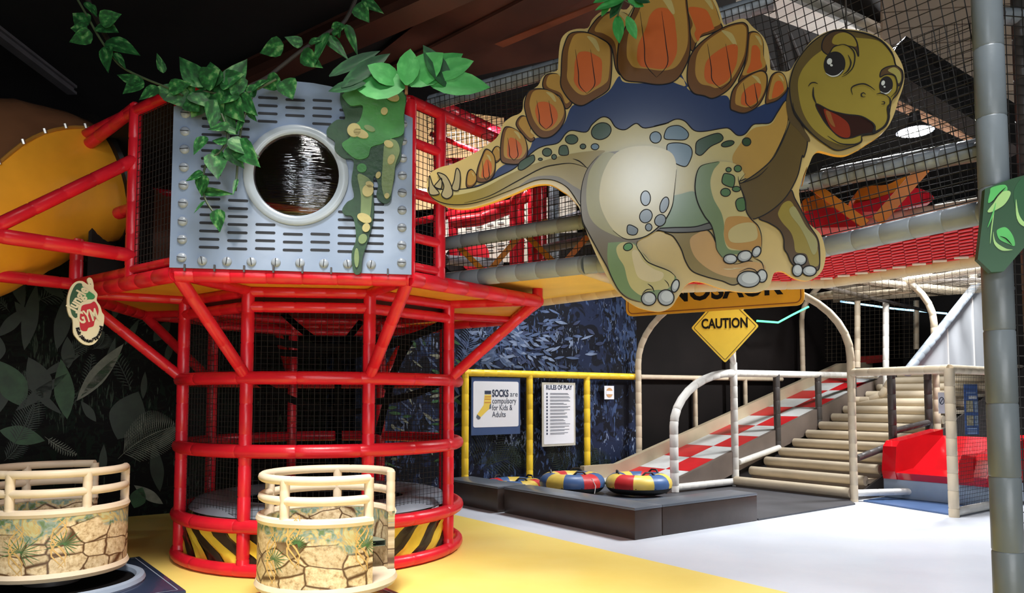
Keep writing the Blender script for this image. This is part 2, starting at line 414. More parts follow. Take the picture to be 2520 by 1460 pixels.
for i in range(230):
    cx = random.gauss(1255, 75); cy = random.gauss(850, 42)
    if cy > 915 or cx < 1130 or cx > 1480: continue
    a = random.uniform(-.6, 1.2); L = random.uniform(16, 34)
    pblade(AB, (cx, cy), (cx+math.cos(a)*L, cy+math.sin(a)*L), random.uniform(5, 9), random.choice([LEAFP3, LEAFP3, mat('print_leaf_pale', rgb(112, 128, 156), .5, .3, 9), mat('print_leaf_navy', rgb(44, 56, 88), .5, .3, 9)]), 3+i % 6)
# navy lower boards of the mural, between the yellow posts
# ---------------------------------------------------------------- ceiling
CEIL = mat('ceiling_black', rgb(20, 18, 17), .8, .3, 1.5)
b = MB(); b.box((2, 8, 6.55), 40, 44, .1); ceiling = struct(b.build('ceiling', CEIL, None, False)); ceiling['label'] = 'black ceiling over the hall'
BROWN = mat('brown_steel', rgb(70, 40, 29), .5, .35, 1.2); LBEAM = mat('pale_steel', rgb(226, 222, 212), .55, .15, 2); TAUPE = mat('taupe_panel', rgb(190, 170, 150), .6, .08, 3)
def beam(name, p, q, w_, h_, m, label=None):
    p = Vector(p); q = Vector(q); d = (q-p).normalized(); sd = d.cross(Vector((0, 0, 1))).normalized(); up = sd.cross(d)
    b = MB()
    b.box((p+q)/2+up*(h_/2-.02), (q-p).length, w_, .04, d, sd, up); b.box((p+q)/2-up*(h_/2-.02), (q-p).length, w_, .04, d, sd, up)
    b.box((p+q)/2, (q-p).length, .05, h_-.06, d, sd, up)
    o = struct(b.build(name, m, None, False))
    if label: o['label'] = label
    return o
# brown girders over the tower, pale beam and taupe soffit panels to the right
beam('trim_1', atY(840, 235, 12), atY(1700, -210, 7.5), .5, .35, BROWN, 'wide brown ceiling girder above the bridge')
beam('trim_2', atY(560, 215, 11.3), atY(1300, -120, 8), .4, .3, BROWN, 'narrow brown ceiling girder above the tower')
beam('trim_3', atY(1100, 150, 10.8), atY(1700, -90, 8.2), .22, .2, mat('rust_steel', rgb(120, 66, 40), .5, .3, 2), 'rust-brown ceiling purlin')
beam('trim_4', atY(-60, 40, 9), atY(178, 222, 11.2), .14, .14, mat('grey_conduit', rgb(88, 86, 90), .5, .2, 3), 'slim grey ceiling conduit at the upper left')
beam('trim_5', atY(1850, -30, 7), atY(2200, 115, 10.5), .34, .2, LBEAM, 'pale ceiling beam above the cartoon dinosaur')
beam('trim_6', atY(2190, 140, 8.5), atY(2520, 345, 8.5), .3, .42, mat('black_steel', rgb(16, 15, 15), .6, .2, 2), 'black ceiling girder right of the cartoon dinosaur')
beam('trim_7', atY(2100, 210, 12), atY(2400, 345, 12), .1, .1, mat('rust_pipe', rgb(120, 90, 70), .5, .2, 3), 'thin rusty ceiling pipe near the round lamp')
b = MB(); b.prism([atY(860, 190, 11.3), atY(1090, 205, 11.3), atY(1480, 120, 9.9), atY(1640, -120, 7.9), atY(1250, -120, 7.9)], (0, .06, .06)); struct(b.build('trim_10', mat('brown_soffit', rgb(74, 42, 30), .55, .6, .9), None, False))['label'] = 'mottled brown ceiling soffit behind the back plates'
TP = thing('trim_8', 'taupe ribbed ceiling soffit above the right-hand net', 'soffit', atY(2320, 60, 10)); struct(TP)
for i in range(9):
    b = MB(); x0, x1 = 2172, 2600; y0 = -25+i*42; y1 = y0+39
    xa = lambda y: max(x0, 2215+(y-150)*1.62) if y > 150 else x0
    b.prism([atY(xa(y0), y0+16, 8.9), atY(x1, y0-14, 8.7), atY(x1, y1-14, 8.7), atY(xa(y1), y1+16, 8.9)], (0, .05, .05)); b.build('panel', TAUPE, TP, False)
b = MB(); b.prism([atY(2296, 196, 8.7), atY(2345, 174, 8.7), atY(2382, 196, 8.7), atY(2330, 222, 8.7)], (0, .04, .04)); b.build('dark_hatch', CEIL, TP, False)
CORR = thing('trim_9', 'dark corrugated ceiling sheets over the dinosaur', 'ceiling sheet', atY(2020, 80, 12)); struct(CORR)
for i in range(11):
    x0 = 1780+i*38
    tube('rib', [atY(x0, -40, 9), atY(x0+95, 190, 11.2)], .02, mat('corrugated_black', rgb(46, 42, 42), .5, .2, 4), CORR, 6, 0)
for i in range(6):
    x0 = 2230+i*40
    tube('rib', [atY(x0, 200+i*20, 11.2), atY(x0+25, 350, 14)], .025, _M['corrugated_black'], CORR, 6, 0)
# round high-bay lamp that is lit in the photograph
HB = thing('ceiling_lamp', 'lit round high-bay lamp hanging under the ceiling right of the dinosaur head', 'lamp', atY(2252, 322, 11))
hb0 = atY(2252, 324, 11)
b = MB(); b.lathe([(.0, .30), (.07, .29), (.09, .14), (.23, .03), (.26, 0), (.25, 0), (.0, .012)], 28, hb0); b.build('housing', mat('lamp_housing', rgb(70, 74, 82), .4, 0, metal=.5), HB)
b = MB(); b.lathe([(.0, -.02), (.21, -.015), (.24, .0)], 28, hb0+Vector((0, 0, -.004))); b.build('diffuser', mat('lamp_glow', rgb(240, 246, 255), .5, 0, emit=(.85, .93, 1, 1), estr=26), HB)
tube('suspension_rod', [hb0+Vector((0, 0, .29)), (hb0.x, hb0.y, 6.5)], .012, DKGREY, HB, 6, 0)
hb = bpy.data.lights.new('high_bay_light', 'POINT'); hb.energy = 240; hb.shadow_soft_size = .2; hbo = bpy.data.objects.new('high_bay_light', hb); COL.objects.link(hbo); hbo.location = hb0+Vector((0, 0, -.3)); hbo.parent = HB; hbo.matrix_parent_inverse = Matrix.Translation(-HB.location)
# ---------------------------------------------------------------- red play tower
OX, OY, PHI, RD, RC, ZD = -1.912, 7.691, math.radians(7.5), 2.231, 1.338, 2.42
def oct_pt(k, R, z):
    a = math.radians(-22.5+45*k)+PHI
    return Vector((OX+R*math.sin(a), OY-R*math.cos(a), z))
# k=0: front-left, k=1: front-right, k=2: right, k=7(-1): left
TW = thing('play_tower', 'red round climbing tower with yellow deck above a caged trampoline', 'play tower', (OX, OY, 0))
tr = .055
def ring_pts(R, z, n=48): return [Vector((OX+R*math.cos(2*math.pi*i/n), OY+R*math.sin(2*math.pi*i/n), z)) for i in range(n)]
for k in range(8):
    tube('post', [oct_pt(k, RC, .02), oct_pt(k, RC, ZD)], .055, RED, TW, 12, .26)
for z, rr in ((.06, .055), (.42, .06), (1.05, .06), (1.67, .058)):
    tube('ring_rail', ring_pts(RC+.02, z), rr, RED, TW, 10, .52, True)
for z in (2.28, 2.41):
    for k in range(8):
        tube('collar_rail', [oct_pt(k, RC, z), oct_pt(k+1, RC, z)], .048, RED, TW, 10, .26)
for k in range(8):
    tube('deck_rail', [oct_pt(k, RD, ZD), oct_pt(k+1, RD, ZD)], .062, RED, TW, 12, .26)
    tube('deck_spoke', [oct_pt(k, RC, ZD), oct_pt(k, RD, ZD)], .045, RED, TW, 10, .26)
    tube('brace', [oct_pt(k, RC+.03, 1.70), oct_pt(k, RD-.02, ZD-.02)], .05, RED, TW, 12, .26)
    b = MB(); b.prism([oct_pt(k, RC, ZD+.03), oct_pt(k+1, RC, ZD+.03), oct_pt(k+1, RD, ZD+.03), oct_pt(k, RD, ZD+.03)], (0, 0, .03)); b.build('deck_board', ORANGE, TW, False)
b = MB(); b.prism([oct_pt(k, RC, ZD+.03) for k in range(8)], (0, 0, .03)); b.build('deck_centre', mat('dark_red_board', rgb(80, 30, 24), .5, .15, 3), TW, False)
# posts rising inside the cage beyond (second ring of supports under the deck)
for x, y0, y1, Y in ((530, 790, 1260, 9.2), (735, 760, 1200, 9.6), (948, 760, 1240, 9.3)):
    p = atZ(x, 1250, .02)
# hazard skirt: alternating slanted stripes, each a curved strip of its own
HZY = mat('hazard_yellow', rgb(228, 200, 66), .35, .1, 6, .25, 14); HZB = mat('hazard_black', rgb(52, 42, 30), .3, .2, 6, .25, 14)
nst = 44
for i in range(nst):
    a0 = 2*math.pi*i/nst; a1 = 2*math.pi*(i+1)/nst; sh = .30
    if math.sin((a0+a1)/2-.1) > .35: continue
    sg = 1 if math.cos((a0+a1)/2+math.radians(5)) > .1 else -1
    b = MB(); vs = []; fs = []
    for j in range(5):
        t = j/4; w_ = .03*math.sin(t*math.pi*2)
        for q in range(4):
            a = a0+(a1-a0)*q/3+sg*(-sh)*(.5-t)+w_*.6; R = RC-.03+.012*math.sin(q*2+j+i)
            vs.append((OX+R*math.cos(a), OY+R*math.sin(a), .09+.30*t))
    for j in range(4):
        for q in range(3): fs.append((j*4+q, j*4+q+1, j*4+q+5, j*4+q+4))
    b.add(vs, fs); b.build('hazard_stripe', HZY if i % 2 else HZB, TW)
# cage netting between posts
for k in range(8):
    net('cage_net', oct_pt(k, RC-.03, .45), oct_pt(k+1, RC-.03, .45), oct_pt(k+1, RC-.03, 2.24), oct_pt(k, RC-.03, 2.24), .05, NETB, TW, .0022)
# trampoline inside the cage
TR = thing('trampoline', 'round trampoline with grey pad inside the red cage', 'trampoline', (OX, OY, 0))
b = MB(); b.lathe([(.80, .50), (.86, .545), (1.05, .56), (1.2, .54), (1.26, .47), (1.2, .44), (.82, .46), (.80, .50)], 48, (OX, OY, 0)); b.build('safety_pad', mat('grey_pad', rgb(132, 142, 154), .45, .12, 5, .2, 20), TR)
b = MB(); b.lathe([(0, .465), (.82, .485)], 40, (OX, OY, 0)); b.build('jump_bed', BLACK, TR)
for k in range(8): tube('leg', [oct_pt(k, 1.14, .0), oct_pt(k, 1.14, .46)], .03, DKGREY, TR, 8, 0)
# black elastic straps strung across the cage
for a, c, sag in ((( 690, 765, 8.6), (840, 880, 7.4), .03), ((640, 830, 7.0), (1090, 800, 7.6), .16), ((830, 880, 7.4), (1090, 795, 7.7), .05), ((1010, 840, 7.8), (950, 960, 7.6), -.03), ((835, 1180, 8.3), (830, 870, 7.6), .02),
                  ((640, 860, 7.2), (930, 830, 8.2), .1), ((930, 1070, 7.8), (1000, 830, 7.6), -.06), ((890, 790, 8.3), (820, 880, 7.6), .0), ((900, 990, 7.6), (1090, 940, 7.7), .05), ((620, 930, 7.2), (900, 1010, 8.2), .12)):
    p, q = atY(*a), atY(*c)
    b = MB(); pts = [p.lerp(q, i/10)-Vector((0, 0, sag*4*(i/10)*(1-i/10))) for i in range(11)]
    n_ = Vector((0, -1, 0))
    for off in (0, .004):
        pass
    d = (q-p).normalized(); sd = d.cross(n_).normalized()*.035
    vs = []; fs = []
    for x in pts: vs += [x-sd, x+sd, x+sd+Vector((0, .006, 0)), x-sd+Vector((0, .006, 0))]
    for i in range(10):
        for e in range(4): fs.append((i*4+e, i*4+(e+1) % 4, i*4+4+(e+1) % 4, i*4+4+e))
    b.add(vs, fs); b.build('elastic_strap', BLACK, TW)
# ---- upper room on the deck
ZT = 3.82
V1, V2 = oct_pt(0, RD, 0), oct_pt(1, RD, 0); V0, V3 = oct_pt(-1, RD, 0), oct_pt(2, RD, 0)
L2 = V1.lerp(V0, .41); R2 = V2.lerp(V3, .20)
zv = lambda p, z: Vector((p.x, p.y, z))
for p, z1 in ((V1, ZT), (V2, ZT), (L2, ZT+.05), (R2, ZT), (oct_pt(-2, RD, 0), ZT), (oct_pt(3, RD, 0), ZT), (oct_pt(4, RD, 0), ZT), (V3, ZT)):
    tube('upper_post', [zv(p, ZD), zv(p, z1)], .05, RED, TW, 12, .26)
for p, q in ((V1, V2), (V1, L2), (L2, V0), (V2, R2), (R2, V3), (V3, oct_pt(3, RD, 0)), (oct_pt(3, RD, 0), oct_pt(4, RD, 0)), (oct_pt(-2, RD, 0), V0), (oct_pt(4, RD, 0), oct_pt(-2, RD, 0))):
    tube('top_rail', [zv(p, ZT), zv(q, ZT)], .048, RED, TW, 12, .26)
for p, q in ((V1, L2), (V2, R2)):
    tube('kick_rail', [zv(p, ZD+.1), zv(q, ZD+.1)], .035, RED, TW, 10, .26)
    net('side_net', zv(p, ZD), zv(q, ZD), zv(q, ZT), zv(p, ZT), .05, NETB, TW, .003)
tube('mid_rail', [zv(V2, 3.1), zv(R2, 3.1)], .04, RED, TW, 10, .26); tube('mid_rail', [zv(V2, 3.5), zv(R2, 3.5)], .04, RED, TW, 10, .26); tube('mid_rail', [zv(V2, 2.75), zv(R2, 2.75)], .04, RED, TW, 10, .26)
# inner face of the room: dark padded back panels
for k in (-3, 4):
    p, q = oct_pt(k, RD*.96, 0), oct_pt(k+1, RD*.96, 0)
    b = MB(); b.prism([zv(p, ZD+.06), zv(q, ZD+.06), zv(q, ZT), zv(p, ZT)], (p-Vector((OX, OY, 0))).normalized()*.03); b.build('back_panel', mat('maroon_panel', rgb(120, 74, 52), .5, .2, 2), TW, False)
b = MB(); p, q = oct_pt(-2, RD*.96, 0), V0.lerp(Vector((OX, OY, 0)), .05); b.prism([zv(p, ZD+.06), zv(q, ZD+.06), zv(q, ZT), zv(p, ZT)], (-.03, 0, 0)); b.build('back_panel', DARKIN, TW, False)
b = MB(); b.prism([oct_pt(0, RD*.97, ZT+.02), oct_pt(1, RD*.97, ZT+.02), Vector((-1.0, 7.4, ZT+.02))]+[oct_pt(k, RD*.97, ZT+.02) for k in (4, 5, 6, 7)], (0, 0, .03)); b.build('roof_board', DARKIN, TW, False)
# ---- riveted panel with round porthole
pd = (V2-V1).normalized(); pn = Vector((pd.y, -pd.x, 0)); pw = (V2-V1).length
P0 = V1+pn*.075
def PP(s, z, o=0): return P0+pd*s+pn*o+Vector((0, 0, z))
RN = 40; ctr = (.865, 3.175); ro, ri = .385, .318
zt = lambda s: 3.66+.24*math.sin(math.pi*min(1, max(0, s/pw)))**1.0
outer = [(-.03, 2.455), (pw*.33, 2.45), (pw*.66, 2.445), (pw+.02, 2.44)]+[(pw+.02-(pw+.05)*i/14, zt(pw-pw*i/14)) for i in range(15)]
hole = [(ctr[0]+ri*math.cos(2*math.pi*i/RN), ctr[1]+ri*math.sin(2*math.pi*i/RN)) for i in range(RN)]
b = MB()
loops = [[Vector((x, z, 0)) for x, z in outer], [Vector((x, z, 0)) for x, z in hole]]
tri = tessellate_polygon(loops); allp = outer+hole
vs = [PP(x, z) for x, z in allp]+[PP(x, z, -.02) for x, z in allp]; n_ = len(allp); fs = []
for t in tri:
    fn = (vs[t[1]]-vs[t[0]]).cross(vs[t[2]]-vs[t[0]]); t = t if fn.dot(pn) > 0 else t[::-1]
    fs += [tuple(t), tuple(i+n_ for i in t[::-1])]
no = len(outer)
for i in range(no): fs.append((i, (i+1) % no, (i+1) % no+n_, i+n_))
b.add(vs, fs); PANEL = b.build('porthole_panel', STEELM, TW, False); PANEL['label'] = 'grey riveted panel with slots and a round window'
b = MB()
def ring3(mb, prof, n=48):
    vs = []; fs = []; k = len(prof)
    for i in range(n):
        a = 2*math.pi*i/n
        for r, o in prof: vs.append(PP(ctr[0]+r*math.cos(a), ctr[1]+r*math.sin(a), o))
    for i in range(n):
        for q in range(k-1): j = (i+1) % n; fs.append((i*k+q, j*k+q, j*k+q+1, i*k+q+1))
    mb.add(vs, fs)
ring3(b, [(ro, 0), (ro, .018), (ro-.012, .026), (ri+.01, .026), (ri-.005, .015), (ri-.005, -.03)])
b.build('window_ring', mat('ring_grey', rgb(160, 170, 182), .25, .05, 3), PANEL)
def glass_mat(name, tint, rough, ior):
    m = bpy.data.materials.new(name); m.use_nodes = True; nt = m.node_tree; nt.nodes.remove(nt.nodes['Principled BSDF']); N = nt.nodes.new
    tr_ = N('ShaderNodeBsdfTransparent'); tr_.inputs[0].default_value = tint; g = N('ShaderNodeBsdfGlossy'); g.inputs['Roughness'].default_value = rough
    tc = N('ShaderNodeTexCoord'); mp = N('ShaderNodeMapping'); mp.inputs['Scale'].default_value = (4, 4, 60); wv_ = N('ShaderNodeTexNoise'); wv_.inputs['Scale'].default_value = 1.5
    bp = N('ShaderNodeBump'); bp.inputs['Strength'].default_value = .25; bp.inputs['Distance'].default_value = .02
    nt.links.new(tc.outputs['Object'], mp.inputs[0]); nt.links.new(mp.outputs[0], wv_.inputs['Vector']); nt.links.new(wv_.outputs['Fac'], bp.inputs['Height']); nt.links.new(bp.outputs[0], g.inputs['Normal'])
    f = N('ShaderNodeFresnel'); f.inputs[0].default_value = ior; mx = N('ShaderNodeMixShader')
    nt.links.new(f.outputs[0], mx.inputs[0]); nt.links.new(tr_.outputs[0], mx.inputs[1]); nt.links.new(g.outputs[0], mx.inputs[2]); nt.links.new(mx.outputs[0], nt.nodes['Material Output'].inputs[0])
    return m
b = MB(); ring3(b, [(ri-.002, .004), (ri*.9, .02), (ri*.7, .038), (ri*.45, .05), (ri*.2, .056), (.001, .058)])
b.build('dome_window', glass_mat('dome_acrylic', (.82, .8, .78, 1), .08, 1.9), PANEL)
slotm = mat('slot_black', rgb(26, 28, 36), .6, 0)
sb = MB(); 
def rrect(w_, h_, r, k=3):
    o = []
    for cx, cy, a0 in ((w_/2-r, h_/2-r, 0), (-w_/2+r, h_/2-r, 90), (-w_/2+r, -h_/2+r, 180), (w_/2-r, -h_/2+r, 270)):
        for i in range(k+1):
            a = math.radians(a0+90*i/k); o.append((cx+r*math.cos(a), cy+r*math.sin(a)))
    return o
slot_me = None
for r in range(20):
    for c in range(7):
        s = .245+c*.2; z = 2.605+r*.0605+(.0 if c % 2 else .006)
        if math.hypot(max(0, abs(s-ctr[0])-.0725), z-ctr[1]) < ro+.018 or z > zt(s)-.12 or s > pw-.12: continue
        if slot_me is None:
            mb = MB(); mb.prism([pd*x+Vector((0, 0, y)) for x, y in rrect(.145, .02, .0095)], pn*.002); slot_me = mb.mesh('slot', slotm)
        o = link('slot', slot_me, PANEL); o.location = PP(s, z, .0005)
bolt_me = None
def bolt(s, z, ang):
    mb = MB(); n = 14; vs = []; fs = []; prof = [(.036, 0), (.034, .008), (.026, .015), (.012, .019), (0.0005, .02)]
    for i in range(n):
        a = 2*math.pi*i/n
        for r, o in prof: vs.append(PP(s+r*math.cos(a), z+r*math.sin(a), o+.001))
    k = len(prof)
    for i in range(n):
        for q in range(k-1): j = (i+1) % n; fs.append((i*k+q, j*k+q, j*k+q+1, i*k+q+1))
    mb.add(vs, fs); o = mb.build('bolt', mat('bolt_grey', rgb(150, 158, 170), .3, .08, 8), PANEL)
    c, sn = math.cos(ang), math.sin(ang); mb = MB()
    mb.flat([PP(s+c*x-sn*y, z+sn*x+c*y, .0216) for x, y in ((-.03, -.003), (.03, -.003), (.03, .003), (-.03, .003))], pn)
    mb.build('bolt_slot', slotm, o, False)
for i in range(9): bolt(.055, 2.53+i*.135, random.uniform(-.15, .15)); bolt(pw-.055, 2.53+i*.135, random.uniform(-.15, .15))
for i in range(8): bolt(.20+i*.175, 2.51, math.pi/2+random.uniform(-.2, .2))
# zip ties holding the panel to the posts
for i in range(8):
    b = MB(); b.box(PP(.08+i*.21, 2.455, .01), .012, .02, .05, pd, pn, (0, 0, 1)); b.build('cable_tie', DKGREY, PANEL, False)
# ---------------------------------------------------------------- left gantry and yellow tube slide
GO = Vector((-.609, -.793, 0))
GN = thing('slide_gantry', 'red tube gantry with diagonal brace around the orange tube slide', 'gantry', zv(V0, ZD))
e1 = L2+GO*1.7; e0 = V0+GO*1.7
tube('rail', [zv(L2, 2.64), zv(e1, 2.64)], .055, RED, GN, 12, .26)
tube('rail', [zv(V0, 2.50), zv(e0, 2.50)], .052, RED, GN, 12, .26)
tube('diagonal_brace', [zv(L2, 3.42), zv(L2+GO*.95, 2.70)], .05, RED, GN, 12, .26)
tube('top_rail', [zv(L2, ZT+.03), zv(V0, ZT-.12)], .05, RED, GN, 12, .26)
tube('cross_rail', [zv(L2, 2.5), zv(V0, 2.5)], .05, RED, GN, 12, .26)
tube('post', [zv(V0, ZD-.1), zv(V0, 2.9)], .055, RED, GN, 12, .26)
tube('stub_rail', [zv(L2, 3.02), zv(L2.lerp(V0, .25), 3.02)], .05, RED, GN, 12, .26)
SL = thing('tube_slide', 'orange and brown tube slide leaving the tower at the left edge', 'slide', atY(60, 600, 6))
ax0 = atY(250, 450, 7.1); ax1 = atY(-190, 500, 6.1)
sax = (ax1-ax0).normalized(); sup = Vector((0, 0, 1)); sup = (sup-sax*sup.dot(sax)).normalized(); ssd = sax.cross(sup)
path = []
for i in range(15):
    t = i/14; path.append(ax0.lerp(ax1, t)+Vector((0, 0, .10*math.sin(t*3)))-Vector((0, 0, .25*t*t)))
ROT = -44
def half(a0, a1, R, nm, m, sgm=16):
    mb = MB(); vs = []; fs = []
    for i, p in enumerate(path):
        RR = R*(.74+.30*min(1, i/8))
        RR *= 1+(.015 if i % 4 == 2 else 0)
        for j in range(sgm+1):
            a = math.radians(a0+(a1-a0)*j/sgm+i*3.2); vs.append(p+(ssd*math.cos(a)+sup*math.sin(a))*RR)
    n = sgm+1
    for i in range(len(path)-1):
        for j in range(sgm): fs.append((i*n+j, i*n+j+1, i*n+n+j+1, i*n+n+j))
    mb.add(vs, fs); return mb.build(nm, m, SL)
half(180+ROT, 360+ROT, .76, 'lower_shell', mat('slide_orange', rgb(238, 164, 46), .28, .15, 1.5))
half(0+ROT, 180+ROT, .76, 'upper_shell', mat('slide_brown', rgb(116, 78, 54), .22, .25, 1.2))
for sg in (0+ROT, 180+ROT):
    a = math.radians(sg); mb = MB()
    mb.tube([p+(ssd*math.cos(a+i*.0559)+sup*math.sin(a+i*.0559))*.76*(.74+.30*min(1, i/8))*1.01 for i, p in enumerate(path)], .016, 6, caps=True); mb.build('flange', mat('flange_tan', rgb(170, 120, 50), .4, .1), SL)
    for i in range(2, 13, 2):
        p = path[i]+(ssd*math.cos(a+i*.0559)+sup*math.sin(a+i*.0559))*.76*(.74+.30*min(1, i/8))*1.04
        mb = MB(); mb.tube([p+sup*.02, p-sup*.02], .014, 6); mb.build('flange_bolt', mat('bolt_steel', rgb(180, 176, 168), .3, 0, metal=.7), SL)
mb = MB(); mb.tube([path[0]+(ssd*math.cos(2*math.pi*i/28)+sup*math.sin(2*math.pi*i/28))*.59 for i in range(28)], .05, 8, True); mb.build('entry_ring', mat('slide_entry_black', rgb(20, 18, 18), .4, 0), SL)
# ---------------------------------------------------------------- net bridge
BR = thing('net_bridge', 'grey-tubed net bridge with red mesh floor running behind the dinosaur', 'bridge', atY(1440, 650, 6.2))
bo = Vector((.793, -.609, 0))
zb = 2.56
N0 = atZ(1078, 694, zb); N1 = atZ(1440, 652, zb); F0 = atZ(1316, 742, zb-.02); F1 = atZ(1575, 708, zb-.02)
N2 = atY(2010, 612, 5.45); N3 = atY(2470, 512, 4.45); F2 = atY(2030, 693, 6.6); F3 = atY(2470, 628, 5.55)
for a, c in ((N0, N1), (N1, N2), (N2, N3)): tube('deck_tube', [a, c], .075, GREYV, BR, 12, .2)
for a, c in ((F0, F1), (F1, F2), (F2, F3)): tube('far_deck_tube', [a, c], .062, BEIGE, BR, 12, .2)
tube('cross_tube', [N1+Vector((0, 0, -.03)), F1], .055, BEIGE, BR, 12, .2)
b = MB(); b.prism([N0+Vector((0, 0, -.02)), N1+Vector((0, 0, -.02)), F1, F0], (0, 0, .03)); b.build('yellow_deck_board', mat('deck_yellow', rgb(236, 196, 84), .5, .06, 3), BR, False)
REDNET = mat('red_webbing', rgb(222, 28, 46), .6, .15, 30)
# red webbing floor: tightly woven straps, joined
def web(name, a, c, d, e, nstr, ncross):
    mb = MB(); a, c, d, e = map(Vector, (a, c, d, e))
    up = Vector((0, 0, 1))
    for i in range(nstr):
        t0 = (i+.04)/nstr; t1 = (i+.96)/nstr
        p0, p1, q0, q1 = a.lerp(e, t0), a.lerp(e, t1), c.lerp(d, t0), c.lerp(d, t1)
        for k in range(ncross):
            s0 = (k+.03)/ncross; s1 = (k+.97)/ncross; h = .012*((i+k) % 2)
            mb.prism([p0.lerp(q0, s0)+up*h, p0.lerp(q0, s1)+up*h, p1.lerp(q1, s1)+up*h, p1.lerp(q1, s0)+up*h], up*.006)
    o = mb.build(name, REDNET, BR, False); o['kind'] = 'stuff'; return o
web('red_web_floor', N1, N2, F2, F1, 26, 18); web('red_web_floor', N2, N3, F3, F2, 26, 14)
b = MB(); b.prism([N1+Vector((0, 0, .03)), N2+Vector((0, 0, .03)), F2+Vector((0, 0, .03)), F1+Vector((0, 0, .03))], (0, 0, .01)); b.build('floor_sheet', REDNET, BR, False)
b = MB(); b.prism([N2+Vector((0, 0, .03)), N3+Vector((0, 0, .03)), F3+Vector((0, 0, .03)), F2+Vector((0, 0, .03))], (0, 0, .01)); b.build('floor_sheet', REDNET, BR, False)
# white lacing along the far tube and the cross tube
lac = None
for a, c, n in ((F2, F3, 13), (N1, F1, 11)):
    for i in range(n):
        p = a.lerp(c, (i+.5)/n)
        tube('lacing', [p+Vector((-.03, -.03, .07)), p+Vector((.03, -.075, .0))], .016, WHITEV, BR, 6, 0)
for i in range(9):
    p = F2.lerp(F3, i/9).lerp(N2.lerp(N3, i/9), .14)
    tube('lacing', [p+Vector((-.03, .0, -.01)), p+Vector((.06, -.03, -.01))], .01, WHITEV, BR, 6, 0)
# guard rails, mid and top tubes with the net between
M0 = atY(1078, 603, N0.y-.02); M1 = atY(1440, 545, N1.y-.02); M2 = atY(2000, 448, 5.45); M3 = atY(2470, 362, 4.45)
T0 = atY(1062, 253, N0.y-.05); T1 = atY(1440, 148, N1.y); T2 = atY(1900, 2, 5.5)
for a, c in ((M0, M1), (M1, M2), (M2, M3)): tube('guard_rail', [a, c], .062, GREYV, BR, 12, .2)
for a, c in ((T0, T1), (T1, T2)): tube('top_tube', [a, c], .07, GREYV, BR, 12, .2)
def face(a, c):
    d = (c-a); n_ = Vector((d.y, -d.x, 0)).normalized(); return (n_ if n_.y < 0 else -n_)*.085
o_ = face(N0, N1); zl = Vector((0, 0, .08)); net('bridge_net', N0+o_*.3+zl, N1+o_*.3+zl, T1+o_, T0+o_, .055, NETB, BR, .0032, 0)
T3 = T2+(M3-M2)*1.02
o_ = face(N1, N2); net('bridge_net', N1+o_*.3+zl, N2+o_*.3+zl, T2+o_, T1+o_, .06, NETB, BR, .0035, 0); o_ = face(N2, N3); net('bridge_net', N2+o_*.3+zl, N3+o_*.3+zl, T3+o_+Vector((0, 0, .1)), T2+o_, .066, NETB, BR, .004, 0)
# far guard
FM2, FM3 = F2+Vector((0, 0, .55)), F3+Vector((0, 0, .5))
tube('far_guard_rail', [F2+Vector((0, 0, .46)), F3+Vector((0, 0, .42))], .05, BEIGE, BR, 10, .2); tube('far_guard_rail', [F2+Vector((0, 0, .95)), F3+Vector((0, 0, .86))], .06, GREYV, BR, 10, .2)
tube('far_guard_rail', [F0+Vector((0, 0, .55)), F1+Vector((0, 0, .55))], .05, GREYV, BR, 10, .2); tube('far_guard_rail', [F0+Vector((0, 0, .07)), F1+Vector((0, 0, .07))], .05, GREYV, BR, 10, .2)
net('far_net', F0, F1, F1+Vector((0, 0, 1.3)), F0+Vector((0, 0, 1.3)), .05, NETB, BR, .003); net('far_net', F2, F3, F3+Vector((0, 0, 1.9)), F2+Vector((0, 0, 1.9)), .055, NETB, BR, .003)
def strip(name, p, q, w_, m, parent, th=.012, face=(0, -1, 0)):
    p = Vector(p); q = Vector(q); d = (q-p).normalized(); f_ = Vector(face); sd = d.cross(f_).normalized(); fn = sd.cross(d)
    b = MB(); b.box((p+q)/2, (q-p).length, w_, th, d, sd, fn); return b.build(name, m, parent, False)
for a, c in (((1128, 607), (1195, 672)), ((1203, 668), (1278, 582)), ((1296, 580), (1362, 645)), ((1388, 648), (1446, 582))):
    strip('yellow_brace', atY(a[0], a[1], 7.0-(a[0]-1100)*.0012), atY(c[0], c[1], 7.0-(c[0]-1100)*.0012), .05, ORANGEV, BR)
strip('yellow_brace', atY(1340, 540, 6.9), atY(1352, 575, 6.9), .05, ORANGEV, BR)
strip('orange_brace', atY(1992, 452, 5.8), atY(2130, 552, 5.6), .075, ORANGEV, BR); strip('orange_brace', atY(2158, 545, 5.5), atY(2275, 412, 5.4), .09, ORANGEV, BR)
# orange-topped seesaw seats on the bridge
def seat(pts, base, Yd, label):
    t = thing('rocking_seat', label, 'play seat', atY(base[0][0], base[0][1], Yd), group='rocking seats on the net bridge')
    mb = MB(); mb.prism(crom([atY(x, y, Yd) for x, y in pts], 4), (.10, .34, .02)); mb.build('orange_shell', ORANGEV, t)
    mb = MB(); mb.prism(crom([atY(x, y, Yd-.03) for x, y in base], 4), (.12, .40, .02)); mb.build('red_base', RED, t)
seat([(1975, 515), (1975, 495), (2000, 482), (2030, 478), (2055, 490), (2080, 515), (2060, 525), (2000, 522)], [(1985, 520), (2060, 512), (2110, 540), (2120, 556), (2000, 560), (1985, 545)], 6.15, 'orange and red seat on the net bridge, nearest the dinosaur leg')
seat([(2106, 492), (2110, 470), (2130, 458), (2180, 455), (2215, 440), (2262, 424), (2255, 450), (2215, 468), (2150, 488)], [(2098, 505), (2150, 490), (2250, 462), (2300, 490), (2240, 508), (2130, 522)], 6.0, 'orange and red seat on the net bridge, between the crossed orange braces')
